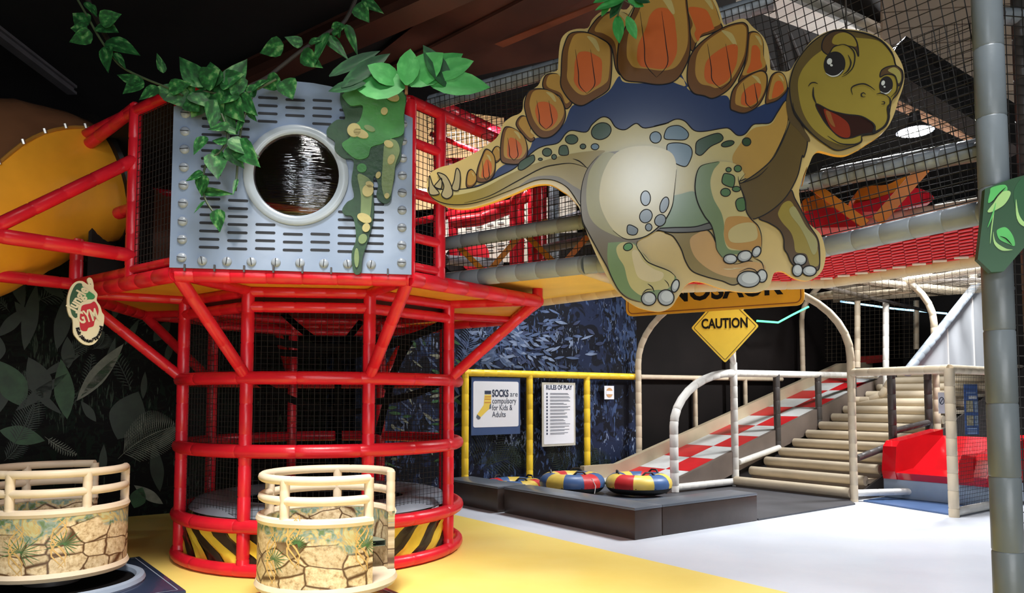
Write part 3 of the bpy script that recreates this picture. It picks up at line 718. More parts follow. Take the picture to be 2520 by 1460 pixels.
# posts and red frame of the far tower behind the bridge
FT = thing('far_tower', 'red tube frame of a second tower behind the net bridge', 'play tower', (atY(1230, 640, 9.0).x, 9.0, 0))
fy = 9.0
def ft(name, pts, r, m): return tube(name, [atY(*p) for p in pts], r, m, FT, 10, .26)
ft('post', [(1118, 640, fy), (1112, 470, fy)], .06, RED); ft('post', [(1322, 660, fy), (1322, 300, fy)], .12, RED); ft('post', [(1277, 650, fy), (1278, 490, fy)], .065, RED)
ft('curved_rail', [(1110, 548, fy), (1180, 540, fy), (1245, 515, fy), (1300, 478, fy)], .08, RED); ft('rail', [(1060, 250, 8), (1240, 335, 9)], .075, RED); ft('rail', [(1085, 405, 8.2), (1240, 405, 9)], .075, RED)
ft('rail', [(1095, 640, 8.6), (1230, 648, 9.4)], .06, GREYV); ft('grey_post', [(1362, 640, fy), (1362, 250, fy)], .07, GREYV)
ft('grey_rail', [(1340, 560, fy), (1520, 500, 8)], .06, GREYV); ft('rail', [(1060, 330, 8.4), (1300, 420, 9.2)], .03, RED)
b = MB(); b.prism([atY(985, 255, 10.1), atY(1240, 290, 10.1), atY(1240, 500, 10.1), atY(985, 520, 10.1)], (0, .04, 0)); b.build('tan_wall_board', mat('tan_board', rgb(196, 160, 110), .6, .2, 3), FT, False)
b = MB(); b.prism([atY(1085, 510, 10.4), atY(1420, 480, 10.4), atY(1420, 645, 10.4), atY(1085, 645, 10.4)], (0, .04, 0)); b.build('pale_wall_board', mat('pale_board', rgb(214, 206, 192), .6, .1, 3), FT, False)
for i in range(11):
    for j in range(7):
        if (i*7+j) % 5 == 0: continue
        strip('slot', atY(1120+j*26, 500+i*13-j*4, 10.36), atY(1136+j*26, 499+i*13-j*4, 10.36), .018, DKGREY, FT, .01)
b = MB(); b.prism(crom([atY(x, y, 9.8) for x, y in ell((1168, 630), 36, 40)], 3), (0, .2, 0)); b.build('red_drum', RED, FT)
b = MB(); b.prism(crom([atY(x, y, 9.9) for x, y in ell((1128, 640), 34, 34)], 3), (0, .04, 0)); b.build('dark_hatch', DARKIN, FT)
b = MB(); b.prism([atY(1360, 575, 9.9), atY(1470, 570, 9.9), atY(1470, 640, 9.9), atY(1360, 640, 9.9)], (0, .04, 0)); b.build('dark_hatch', DARKIN, FT)
net('tower_net', atY(1065, 500, 8.6), atY(1320, 450, 8.8), atY(1320, 250, 8.8), atY(1065, 250, 8.6), .055, NETB, FT, .003)
# lit fluorescent strip seen through the side net
b = MB(); b.prism([atY(1008, 465, 9.3), atY(1062, 465, 9.3), atY(1062, 483, 9.3), atY(1008, 483, 9.3)], (0, .03, 0))
b.build('strip_light', mat('strip_glow', rgb(255, 255, 250), .5, 0, emit=(1, 1, .96, 1), estr=8), FT, False)['label'] = 'short lit white strip light'
fill_d = bpy.data.lights.new('tan_board_fill', 'AREA'); fill_d.energy = 60; fill_d.shape = 'RECTANGLE'; fill_d.size = 1.2; fill_d.size_y = .1; fill_o = bpy.data.objects.new('tan_board_fill', fill_d); COL.objects.link(fill_o)  # fill light added to brighten the tan board, separate from the strip light
fill_o.location = atY(1150, 330, 8.6); fill_o.rotation_euler = (math.radians(60), 0, 0); fill_o.parent = FT; fill_o.matrix_parent_inverse = Matrix.Translation(-FT.location)
# ---------------------------------------------------------------- grey padded column at the right
CL = thing('padded_column', 'tall grey padded column at the right edge of the scene', 'column', (2.83, 4.35, 0))
tube('padding', [(2.83, 4.35, 0), (2.83, 4.35, 6.5)], .082, mat('column_grey', rgb(106, 114, 120), .35, .08, 3, .2, 12), CL, 16, .42, depth=.05)
b = MB(); b.box((2.83, 4.35, .015), .3, .3, .03, bev=.008); b.build('base_plate', DKGREY, CL)
# leaf cut-out board wrapped on the column
LB = thing('leaf_board', 'dark green board with painted leaves strapped to the grey column', 'leaf board', atY(2480, 660, 4.2))
A = Art(atY(2460, 560, 4.2), (1, -.25, 0), (0, 0, 1), LB)
out = [(2455, 452), (2490, 440), (2560, 420), (2600, 520), (2600, 560), (2520, 610), (2470, 668), (2440, 670), (2406, 638), (2418, 540), (2424, 465)]
q = [A.pt(p) for p in out]; b = MB(); b.prism(q, -A.n*.05); b.build('board', mat('board_dark_green', rgb(34, 74, 44), .4, .15, 3), LB, False)
GA1 = mat('leaf_paint', rgb(80, 172, 88), .4, .12, 5); GA2 = mat('leaf_paint_pale', rgb(150, 190, 118), .4, .1, 5); GA3 = mat('leaf_paint_deep', rgb(30, 78, 44), .4, .1, 5)
A.region('painted_leaf', [(2440, 462), (2472, 455), (2478, 470), (2455, 485), (2432, 500), (2436, 475)], GA1, 2); A.region('painted_leaf', [(2462, 475), (2482, 470), (2486, 480), (2470, 505), (2440, 522), (2430, 520), (2445, 500)], GA2, 3)
A.region('painted_leaf', [(2455, 565), (2475, 560), (2492, 580), (2497, 605), (2480, 600), (2460, 590), (2453, 575)], GA1, 2); A.region('painted_leaf', [(2444, 570), (2450, 595), (2475, 612), (2492, 615), (2465, 617), (2446, 600)], GA2, 3)
A.region('painted_leaf', [(2495, 470), (2530, 430), (2600, 440), (2600, 560), (2530, 555), (2505, 530)], GA3, 2); A.region('painted_leaf', [(2500, 490), (2508, 530), (2530, 552), (2590, 562), (2590, 566), (2525, 560), (2502, 538)], GA2, 3)
A.line('leaf_vein', [(2440, 500), (2458, 478), (2474, 462)], .006, INK, 5); A.line('leaf_vein', [(2460, 582), (2475, 588), (2490, 604)], .006, INK, 5); A.line('leaf_vein', [(2430, 560), (2442, 530), (2450, 500)], .008, GA1, 4); A.line('leaf_vein', [(2436, 600), (2440, 560), (2446, 520)], .006, GA2, 4)
# frame behind the column
SF = thing('side_frame', 'grey tube frame with black net just right of the padded column', 'play frame', (3.6, 5.2, 0))
tube('post', [(3.62, 5.2, 0), (3.62, 5.2, 6.5)], .06, DKGREY, SF, 10, .3); tube('rail', [(3.45, 5.17, 4.2), (4.3, 5.3, 4.25)], .06, GREYV, SF, 10, .3); tube('rail', [(3.45, 5.17, 2.9), (4.3, 5.3, 2.9)], .06, GREYV, SF, 10, .3)
net('side_net', (3.38, 5.1, .1), (4.4, 5.25, .1), (4.4, 5.25, 6.0), (3.38, 5.1, 6.0), .07, NETB, SF, .004)
# ---------------------------------------------------------------- landing bumpers of the donut slide
MATB = mat('brown_black_mat', rgb(62, 50, 44), .38, .22, 2.5, .15, 12); MATT = mat('slate_mat', rgb(92, 98, 106), .3, .15, 2)
def block(u0, u1, v0, v1, z1, label):
    t = thing('landing_block', label, 'foam block', G((u0+u1)/2, (v0+v1)/2, 0), group='black foam blocks around the slide landing')
    b = MB(); b.box(G((u0+u1)/2, (v0+v1)/2, (z1-.02)/2), u1-u0, v1-v0, z1-.02, GU, GV, bev=.012); b.build('foam_body', MATB, t)
    b = MB(); b.box(G((u0+u1)/2, (v0+v1)/2, z1-.012), u1-u0+.006, v1-v0+.006, .03, GU, GV, bev=.008); b.build('top_cover', MATT, t)
    return t
block(0, .42, .0, 2.36, .335, 'long dark foam block at the corner nearest the white floor')
block(.43, 2.12, .0, .40, .335, 'dark foam block in front of the handrail foot, right of the corner block')
block(-.06, .40, 2.42, 3.74, .335, 'dark foam block against the mural wall beside the red tower')
for px, py in ((1348, 1262), (1447, 1298)):
    pass
LM = MB(); LM.prism([G(.43, .41, .004), G(2.12, .41, .004), G(2.12, 2.42, .004), G(2.43, 2.42, .004), G(2.43, 3.74, .004), G(1.9, 3.74, .004), G(1.9, 2.90, .004), G(.43, 2.90, .004)], (0, 0, .13))
tag(LM.build('landing_mat', mat('landing_grey', rgb(70, 76, 86), .4, .15, 2), None, False), 'slate grey landing mat behind the foam blocks', 'mat')
b = MB(); b.prism([G(2.14, .0, .003), G(4.40, .02, .003), G(4.72, .30, .003), G(4.72, 2.32, .003), G(2.14, 2.32, .003)], (0, 0, .02))
tag(b.build('entry_mat', mat('entry_grey', rgb(66, 66, 70), .45, .15, 2), None, False), 'dark grey mat in front of the padded stairs', 'mat')
# ---------------------------------------------------------------- inflatable donuts
DB = mat('donut_blue', rgb(62, 92, 138), .4, .1, 6); DR = mat('donut_red', rgb(188, 44, 46), .4, .1, 6); DY = mat('donut_yellow', rgb(216, 186, 84), .4, .12, 6); DK = mat('donut_black', rgb(20, 18, 20), .5, 0)
def donut(loc, rz, label, tilt=0):
    t = thing('tube_donut', label, 'inflatable ring', loc, rz, 'inflatable sliding rings'); t.rotation_euler = (tilt, 0, rz)
    R, r = .31, .162
    seq = [DB, DY, DR, DY, DB, DY, DB, DR, DB, DY]
    ns = len(seq)
    for i in range(ns):
        mb = MB(); vs = []; fs = []; a0 = 2*math.pi*i/ns; a1 = 2*math.pi*(i+1)/ns
        for p in range(5):
            a = a0+(a1-a0)*p/4
            for q in range(11):
                c = math.radians(-20+220*q/10); rr = r*(1+.012*math.sin(q*3+p))
                vs.append(((R+rr*math.cos(c))*math.cos(a), (R+rr*math.cos(c))*math.sin(a), .15+rr*.86*math.sin(c)))
        for p in range(4):
            for q in range(10): fs.append((p*11+q, (p+1)*11+q, (p+1)*11+q+1, p*11+q+1))
        mb.add(vs, fs); mb.build('patch', seq[i], t, True, True)
    mb = MB(); prof = [(R+r*.99*math.cos(math.radians(x)), .15+r*.86*math.sin(math.radians(x))) for x in range(-160, -15, 16)]+[(R+r*.95, .12)]
    mb.lathe(prof, 32); mb.build('black_base', DK, t, True, True)
    for a in (.7, 2.5, 4.4):
        p = [Vector(((R+.04*s)*math.cos(a+s2), (R+.04*s)*math.sin(a+s2), .15+r*.86+h)) for s, s2, h in ((0, -.3, -.01), (0, -.15, .035), (0, .15, .035), (0, .3, -.01))]
        mb = MB(); mb.tube(p, .014, 6); mb.build('handle', DK, t, True, True)
    mb = MB(); mb.tube([(0, -R-r*.8, .24), (.02, -R-r-.02, .14), (-.01, -R-r-.03, .04)], .006, 5); mb.build('tow_cord', WHITEV, t, True, True)
d1 = atZ(1410, 1185, .18); d2 = atZ(1572, 1186, .18)
donut((atY(1408, 1195, 10.9).x, 10.9, .14), .6, 'blue, red and yellow inflatable ring in the middle of the landing')
donut((atY(1572, 1195, 10.8).x, 10.8, .14), 2.5, 'blue and yellow inflatable ring beside the foot of the white handrail')
donut(G(.93, 3.40, .005), 4.4, 'inflatable ring half hidden behind the foam block beside the yellow posts')
# ---------------------------------------------------------------- donut slide (red and white checked)
DS = thing('donut_slide', 'red and white checked sliding ramp with beige side walls', 'slide', G(6, 3, 0))
def zr(u):   # ramp surface height
    return .15 if u < 3.2 else .15+.27*(u-3.2) if u < 10.2 else .15+.27*7.0+(u-10.2)*.05
va, vm, vb = 3.52, 2.93, 2.42
TW_ = mat('tile_white', rgb(196, 198, 196), .45, .06, 6); TRD = mat('tile_red', rgb(186, 22, 30), .42, .08, 6)
du = .62
i = 0; u = 2.5
while u < 10.4:
    for k, (p, q) in enumerate(((va, vm), (vm, vb))):
        mb = MB(); z0, z1 = zr(u), zr(u+du-.01)
        mb.prism([G(u, p, z0), G(u+du-.01, p, z1), G(u+du-.01, q+.006, z1), G(u, q+.006, z0)], (0, 0, .025)); mb.build('tile', TRD if (i+k) % 2 else TW_, DS, False)
    u += du; i += 1
def side(v0, v1, h0, h1, m, name, us):
    mb = MB()
    for a, c in zip(us[:-1], us[1:]):
        L = [G(a, v0, zr(a)-h0), G(c, v0, zr(c)-h0), G(c, v0, zr(c)+h1), G(a, v0, zr(a)+h1)]
        mb.prism(L, GV*(v1-v0))
    return mb.build(name, m, DS, False)
us = [2.45, 3.2, 4, 6, 8, 10.2, 11.6]
side(va, va+.10, .08, .24, mat('beige_board', rgb(186, 170, 142), .5, .08, 3), 'left_wall', us)
side(vb-.08, vb, .34, .03, mat('brown_board', rgb(112, 100, 92), .45, .12, 3), 'right_wall', [3.2, 3.6, 4, 6, 8, 10.2, 11.6])
mb = MB(); mb.prism([G(3.2, vb, .0), G(10.2, vb, .0), G(10.2, vb, zr(10.2)-.03), G(3.2, vb, zr(3.2)-.03)], GV*(va-vb)); mb.build('base_body', mat('ramp_body', rgb(50, 46, 46), .6, .1), DS, False)
mb = MB(); mb.tube([G(10.6, 1.0, 2.75), G(10.7, 1.6, 2.72)], .1, 8); 
# ---------------------------------------------------------------- padded stairs
ST = thing('padded_stairs', 'broad stairs of beige padded rolls beside the checked slide', 'stairs', G(7.5, 1.3, 0))
STEPM = mat('step_beige', rgb(190, 176, 152), .5, .07, 4); RISM = mat('step_riser', rgb(120, 108, 98), .55, .1, 3)
vs0, vs1 = .28, 2.30
for i in range(15):
    u = 4.75+.43*i; z = .145*(i+1)
    t = tube('step_roll', [G(u, vs0, z-.03), G(u, vs1, z-.03)], .075, STEPM, ST, 12, 0)
    mb = MB(); mb.box(G(u+.23, (vs0+vs1)/2, z-.05), .46, vs1-vs0, .06, GU, GV); mb.build('tread', STEPM, ST, False)
    mb = MB(); mb.box(G(u+.03, (vs0+vs1)/2, z/2-.05), .05, vs1-vs0, max(.03, z-.10), GU, GV); mb.build('riser', RISM, ST, False)
mb = MB(); mb.prism([G(4.80, vs0-.03, 0), G(11.2, vs0-.03, 0), G(11.2, vs0-.03, 2.1), G(4.80, vs0-.03, .05)], GV*.03); mb.build('side_board', DKGREY, ST, False)
mb = MB(); mb.prism([G(11.26, .05, 2.05), G(13.5, .05, 2.05), G(13.5, 3.75, 2.05), G(11.63, 3.75, 2.05), G(11.63, 2.34, 2.05), G(11.26, 2.34, 2.05)], (0, 0, .1)); tag(mb.build('top_landing', mat('landing_dark', rgb(60, 56, 54), .5, .1), None, False), 'dark landing at the top of the padded stairs', 'platform')
# ---------------------------------------------------------------- arches over slide and stairs
def arch(ul, ur, vl, vr, z0l, z0r, zs, bh, m, label, r=.055, n=22):
    t = thing('tube_arch', label, 'arch', G((ul+ur)/2, (vl+vr)/2, 0), group='beige tube arches over the stairs')
    pts = [G(ul, vl, z0l), G(ul, vl, zs)]
    for i in range(1, n):
        a = math.pi*i/n; s = .5-.5*math.cos(a); pts.append(G(ul+(ur-ul)*s, vl+(vr-vl)*s, zs+bh*math.sin(a)))
    pts += [G(ur, vr, zs), G(ur, vr, z0r)]
    tube('arch_tube', pts, r, m, t, 12, .2); return t
BEIGEA = mat('arch_foam', rgb(206, 190, 164), .5, .08, 5, .12, 40)
arch(3.95, 4.70, 3.74, .20, .10, 0, 2.1, 1.25, BEIGEA, 'nearest tall beige tube arch spanning slide and stairs')
a2 = arch(6.6, 7.3, 3.7, .18, zr(6.6), .9, 2.75, 1.2, BEIGEA, 'second beige tube arch behind the caution sign')
arch(9.0, 9.6, 3.7, .18, zr(9), 1.6, 3.2, 1.1, BEIGEA, 'third beige tube arch at the head of the slide')
# handrail dividing slide and stairs
HR = thing('handrail', 'white padded handrail with curved end between slide and stairs', 'handrail', G(4.2, 2.34, 0))
pts = [G(3.28, 2.34, .03), G(3.28, 2.34, 1.05)]
for i in range(1, 10):
    a = math.pi/2*i/9; pts.append(G(4.78-1.5*math.cos(a), 2.34, 1.05+.87*math.sin(a)))
tube('curved_rail', pts, .068, WHITEV, HR, 14, .2)
tube('post', [G(4.8, 2.34, .0), G(4.8, 2.34, 2.1)], .062, WHITEV, HR, 12, .2); tube('foot_rail', [G(3.3, 2.34, .10), G(4.8, 2.34, .10)], .055, WHITEV, HR, 12, .2)
tube('top_rail', [G(4.8, 2.34, 1.92), G(9.5, 2.34, 1.96)], .06, WHITEV, HR, 12, .2); tube('lower_rail', [G(4.85, 2.30, .42), G(6.0, 2.30, .62)], .05, WHITEV, HR, 12, .2)
for u in (6.02, 7.35, 8.6): tube('grey_post', [G(u, 2.34, zr(u)-.3), G(u, 2.34, 1.93)], .06, DKGREY, HR, 12, .24)
# ---------------------------------------------------------------- yellow railing in front of the mural
YR = thing('yellow_railing', 'yellow padded railing in front of the jungle mural', 'railing', G(.5, 3.8, 0))
us_ = []
for px in (1145, 1303, 1444, 1570):
    c = (px-1260)/F_PX; # solve along the line v=3.82
    a = G(0, 3.82); us_.append((c*a.y-a.x)/(GU.x-c*GU.y))
for u in us_[:3]: tube('post', [G(u, 3.82, .0), G(u, 3.82, 1.86)], .055, YELLOWV, YR, 12, .24)
tube('top_rail', [G(us_[0]-.04, 3.82, 1.88), G(us_[3], 3.82, 1.88)], .055, YELLOWV, YR, 12, .24)
BG = thing('beige_railing', 'beige railing continuing the yellow one along the black wall', 'railing', G(5, 3.78, 0))
tube('top_rail', [G(us_[3]+.05, 3.82, 1.88), G(8.4, 3.82, 1.90)], .045, BEIGEA, BG, 10, .24)
for u in (us_[3]+1.55, us_[3]+3.1): tube('post', [G(u, 3.82, zr(u)), G(u, 3.82, 1.88)], .045, BEIGEA, BG, 10, .24)
# ---------------------------------------------------------------- right fence, red slide exit, clear panel
FN = thing('pen_fence', 'beige padded fence around the red slide exit', 'fence', G(5, -.8, 0))
f0, f1, f2 = (4.70, .20), (4.36, -1.30), (5.85, -1.30)
tube('post', [G(*f1, 0), G(*f1, 1.88)], .062, BEIGEA, FN, 12, .22); tube('post', [G(*f2, 0), G(*f2, 1.88)], .062, BEIGEA, FN, 12, .22)
tube('top_rail', [G(*f0, 1.87), G(*f1, 1.87)], .058, BEIGEA, FN, 12, .22); tube('top_rail', [G(*f1, 1.87), G(*f2, 1.87)], .058, BEIGEA, FN, 12, .22)
tube('foot_rail', [G(*f1, .06), G(*f2, .06)], .055, WHITEV, FN, 12, .22); tube('foot_rail', [G(4.75, .2, .12), G(5.6, -.35, .14)], .05, WHITEV, FN, 12, .22)
tube('foot_rail', [G(*f2, .06), G(7.2, -1.3, .06)], .055, WHITEV, FN, 12, .22)
net('fence_net', G(*f1, .1), G(*f2, .1), G(*f2, 1.82), G(*f1, 1.82), .05, NETB, FN, .0028)
for u, v in ((5.9, .22), (7.1, .22)): tube('dark_post', [G(u, v, .0), G(u, v, 1.9)], .06, DKGREY, FN, 12, .24)
tube('dark_rail', [G(4.8, .2, .62), G(5.9, .22, .78)], .05, DKGREY, FN, 10, .24); tube('dark_rail', [G(5.9, .22, .98), G(7.1, .22, 1.1)], .05, DKGREY, FN, 10, .24)
b = MB(); b.prism([G(4.80, .12, .003), G(4.45, -1.22, .003), G(7.0, -1.22, .003), G(7.0, .12, .003)], (0, 0, .02)); tag(b.build('blue_mat', mat('mat_blue', rgb(72, 98, 140), .3, .1, 2), None, False), 'blue floor mat inside the beige fence', 'mat')
RX = thing('red_slide_exit', 'glossy red moulded slide exit on a grey-blue plinth behind the fence', 'slide', G(6.0, -.7, 0))
b = MB(); b.box(G(6.15, -.62, .163), 1.5, 1.5, .276, GU, GV, bev=.01); b.build('plinth', mat('plinth_blue', rgb(142, 158, 176), .4, .1, 2), RX)
rd = mat('red_gloss', rgb(200, 18, 28), .18, .1, 2, coat=.4)
prof = [(5.38, .30), (5.34, .42), (5.40, .78), (5.50, .86), (6.9, 1.0), (6.92, .30)]
b = MB(); b.prism([G(u, .12, z) for u, z in prof], GV*-.2); b.build('side_wall', rd, RX, False)
prof2 = [(5.38, .30), (5.34, .42), (5.42, .66), (5.52, .74), (6.9, .95), (6.92, .30)]
b = MB(); b.prism([G(u, -1.14, z) for u, z in prof2], GV*-.18); b.build('side_wall', rd, RX, False)
b = MB(); b.prism([G(5.40, -.08, .30), G(5.36, -.08, .40), G(5.9, -.08, .44), (G(6.9, -.08, .9)), G(6.9, -.08, .30)], GV*-1.06); b.build('chute_bed', rd, RX, False)
b = MB(); b.prism([G(5.36, -.95, .34), G(5.36, -1.14, .34), G(5.36, -1.14, .70), G(5.36, -1.0, .72), G(5.36, -.95, .6)], GU*.9); b.build('inner_lip', rd, RX)
# clear polycarbonate guard with its grey diagonal tube
PGm = mat('polycarbonate', rgb(214, 218, 222), .25, .03, 1.5, alpha=.8, spec=.5)
PG = thing('clear_guard', 'cloudy clear plastic guard with a grey diagonal tube above the stairs', 'guard panel', G(7, .1, 1.9))
b = MB(); b.prism([G(6.34, .12, 1.97), G(8.85, .12, 3.55), G(10.2, .12, 3.6), G(10.2, .12, 1.97)], GV*-.012); b.build('panel', PGm, PG, False)
tube('diagonal_tube', [G(6.2, .12, 1.9), G(8.95, .12, 3.6)], .075, GREYV, PG, 12, .22); tube('top_tube', [G(8.9, .12, 3.6), G(10.4, .12, 3.6)], .06, GREYV, PG, 12, .22); tube('joint', [G(6.9, .12, 2.0), G(6.9, .12, 2.3)], .008, WHITEV, PG, 6, 0)
for u in (7.6, 8.6): tube('clip_strip', [G(u, .10, 2.0), G(u, .10, 2.0+(u-6.34)*.6)], .012, WHITEV, PG, 6, 0)
# long nets, tubes and neon strips of the hall behind
HN = thing('hall_frame', 'beige posts and nets of the enclosure above the stairs', 'play frame', G(10, 2, 0))
for px, y0, y1, Y in ((2110, 740, 905, 15.5), (2180, 745, 990, 15), (2255, 740, 860, 17), (1968, 750, 905, 18), (2050, 690, 890, 18), (1880, 760, 900, 17.5), (2395, 640, 700, 12.5)):
    tube('post', [atY(px, y1, Y), atY(px, y0, Y)], .06, BEIGEA if px != 2180 else WHITEV, HN, 10, .24)
for a, c, r in (((1900, 745, 17), (2440, 660, 11), .05), ((2000, 735, 16), (2240, 715, 13), .05), ((2110, 690, 12), (2400, 720, 14), .06), ((2060, 700, 14), (2420, 690, 12), .04), ((1960, 690, 12), (2300, 770, 17), .035)):
    tube('rail', [atY(*a), atY(*c)], r, BEIGEA if r > .045 else DKGREY, HN, 10, .24)
net('wall_net', atY(1850, 900, 18), atY(2250, 880, 16.5), atY(2250, 720, 16.5), atY(1850, 740, 18), .1, NETT, HN, .004); net('roof_net', atY(2050, 700, 12), atY(2420, 650, 10), atY(2420, 720, 13), atY(2050, 745, 15), .12, NETT, HN, .004)
tube('curved_tube', [atY(2105, 985, 15), atY(2140, 985, 14.8), atY(2172, 970, 14.6), atY(2190, 940, 14.5)], .07, BEIGEA, HN, 10, .2)
def neon(name, pts, col, label):
    o = tube(name, [atY(*p) for p in pts], .022, mat('neon_%d' % col[0], rgb(*col), .5, 0, emit=rgb(*col), estr=3.0), None, 6, 0); tag(o, label, 'led strip', 'led strips of the hall behind')
neon('led_strip', [(1660, 765, 16), (1730, 772, 16)], (150, 200, 255), 'pale blue led strip left of the caution sign')
neon('led_strip', [(1862, 790, 15), (1915, 794, 15), (1950, 775, 15), (1990, 755, 15)], (70, 190, 120), 'green led strip right of the caution sign')
neon('led_strip', [(2068, 742, 17), (2200, 760, 17), (2330, 772, 17)], (140, 190, 220), 'long blue-green led strip above the stairs')
neon('led_strip', [(1972, 728, 17), (2010, 735, 17)], (60, 180, 90), 'short green led strip beside the near arch')
b = MB(); b.prism([atY(2012, 840, 17.5), atY(2020, 840, 17.5), atY(2020, 900, 17.5), atY(2012, 900, 17.5)], (0, .05, 0)); tag(b.build('light_tube', mat('tube_glow', rgb(240, 244, 255), .5, 0, emit=(.9, .95, 1, 1), estr=5), None, False), 'vertical white light tube on the black wall beside the slide', 'lamp')
b = MB(); b.prism([atY(2190, 682, 13), atY(2270, 672, 13), atY(2300, 680, 13), atY(2230, 692, 13)], (0, .05, .05)); tag(b.build('ceiling_light_panel', mat('panel_glow', rgb(235, 242, 255), .5, 0, emit=(.85, .92, 1, 1), estr=6), None, False), 'bright ceiling light seen under the right end of the bridge', 'lamp')
b = MB(); b.prism([atY(2118, 878, 17.6), atY(2172, 874, 17.6), atY(2172, 892, 17.6), atY(2118, 897, 17.6)], (0, .04, 0)); tag(b.build('red_notice', mat('notice_red', rgb(150, 34, 26), .5, .2, 20), None, False), 'small red notice board at the top of the slide', 'sign')
# ---------------------------------------------------------------- cartoon dinosaur cut-out sign
KD = 0.8   # evenly darkens all the dinosaur paint colours
def dm(r, g, b): return mat('dino_paint_%d_%d_%d' % (r, g, b), rgb(r, g, b, KD), .2, .05, 4, spec=.5)
DI = thing('dinosaur_sign', 'large cut-out board of a smiling cartoon stegosaurus with orange back plates', 'sign', atY(1640, 700, 5.0))
D = Art(atY(1640, 400, 4.95), (math.cos(math.radians(-11)), math.sin(math.radians(-11)), 0), (0, -.03, 1), DI)
cA = lambda L: [(1040+x/2.6076, y/2.6076) for x, y in L]
cB = lambda L: [(1600+x/3.174, y/3.174) for x, y in L]
cC = lambda L: [(1380+x/3.65, 380+y/3.65) for x, y in L]
out = cA([(25, 1210), (45, 1120), (110, 1075), (200, 1050), (330, 985), (400, 940), (470, 890), (500, 840), (520, 790), (570, 750), (620, 730), (642, 700), (648, 640), (680, 590), (740, 550), (765, 500), (800, 472), (860, 455), (870, 420), (875, 330), (890, 250), (930, 205), (990, 185), (1060, 180), (1085, 130), (1130, 85), (1180, 60), (1240, 50), (1310, 60), (1350, -10), (1390, -110), (1470, -185), (1610, -190), (1700, -110)]) + \
    cB([(330, -100), (440, -90), (510, 0), (545, 90), (575, 190), (620, 180), (690, 150), (745, 150), (795, 205), (835, 240), (885, 290), (920, 370), (935, 470), (942, 540), (985, 552), (1060, 560), (1100, 540), (1130, 490), (1180, 420), (1250, 330), (1330, 270), (1420, 235), (1510, 225), (1620, 235), (1720, 260), (1800, 300), (1870, 350), (1930, 430), (1970, 510), (1985, 590), (1975, 680), (1940, 780), (1920, 850), (1890, 930), (1850, 1000), (1790, 1060), (1700, 1120), (1620, 1170), (1530, 1210), (1450, 1210), (1370, 1190), (1310, 1180), (1270, 1220), (1240, 1290), (1210, 1360), (1190, 1450)]) + \
    cC([(2215, 110), (2180, 190), (2150, 280), (2140, 340), (2150, 420), (2170, 520), (2200, 590), (2260, 650), (2310, 690), (2345, 740), (2370, 830), (2380, 900), (2370, 980), (2350, 1040), (2310, 1090), (2250, 1125), (2190, 1135), (2120, 1120), (2060, 1090), (2000, 1055), (1950, 1050), (1915, 1070), (1900, 1110), (1880, 1170), (1840, 1210), (1780, 1235), (1700, 1240), (1600, 1235), (1500, 1220), (1400, 1195), (1320, 1165), (1250, 1145), (1200, 1140), (1150, 1155), (1110, 1190), (1080, 1240), (1040, 1300), (1010, 1350), (960, 1390), (900, 1410), (840, 1410), (760, 1395), (680, 1370), (600, 1320), (530, 1260), (470, 1190), (420, 1110), (370, 1010), (330, 930), (290, 840), (240, 720), (200, 600), (180, 530), (160, 470), (120, 420), (60, 360)]) + \
    cA([(900, 1230), (830, 1188), (760, 1182), (690, 1197), (600, 1237), (500, 1277), (400, 1312), (300, 1337), (200, 1337), (120, 1312), (60, 1272)])
q = crom([D.pt(p) for p in out], 3)
b = MB(); b.prism(q, -D.n*.045, 0)
nq = len(q); b.mi = [0 if len(f) == 3 else 1 for f in b.f]
b.build('board', [dm(196, 172, 112), mat('board_edge_yellow', rgb(246, 190, 60), .4, .05)], DI, False)
LW = .0075
def reg(name, pts, c, lay, outline=True, lw=LW, sm=5):
    o = D.region(name, pts, dm(*c), lay, sm)
    if outline:
        D.line('outline', pts, lw, INK, lay+.4, True, False, parent=o)
    return o
# blue back
blue = cA([(330, 1195), (430, 1160), (480, 1090), (540, 1050), (640, 1010), (690, 950), (720, 890), (830, 870), (910, 790), (960, 680), (1060, 660), (1190, 590), (1260, 490), (1300, 530), (1500, 530), (1640, 490), (1700, 560)])+cB([(100, 600), (230, 570), (290, 690), (350, 720), (480, 760), (600, 750), (650, 860), (740, 875), (900, 810), (1010, 750), (1075, 680), (1085, 760), (1000, 880), (940, 975), (860, 985), (800, 995), (740, 1065), (680, 1075), (620, 1025), (570, 1020), (420, 1045), (340, 1035), (270, 965), (200, 950), (120, 985), (0, 1015)])+cA([(1430, 840), (1370, 810), (1300, 850), (1240, 835), (1200, 780), (1150, 770), (1090, 815), (1050, 865), (960, 855), (920, 875), (870, 935), (780, 955), (720, 985), (640, 1055), (580, 1105), (480, 1155), (400, 1195)])
reg('blue_back', blue, (40, 56, 96), 1, False)
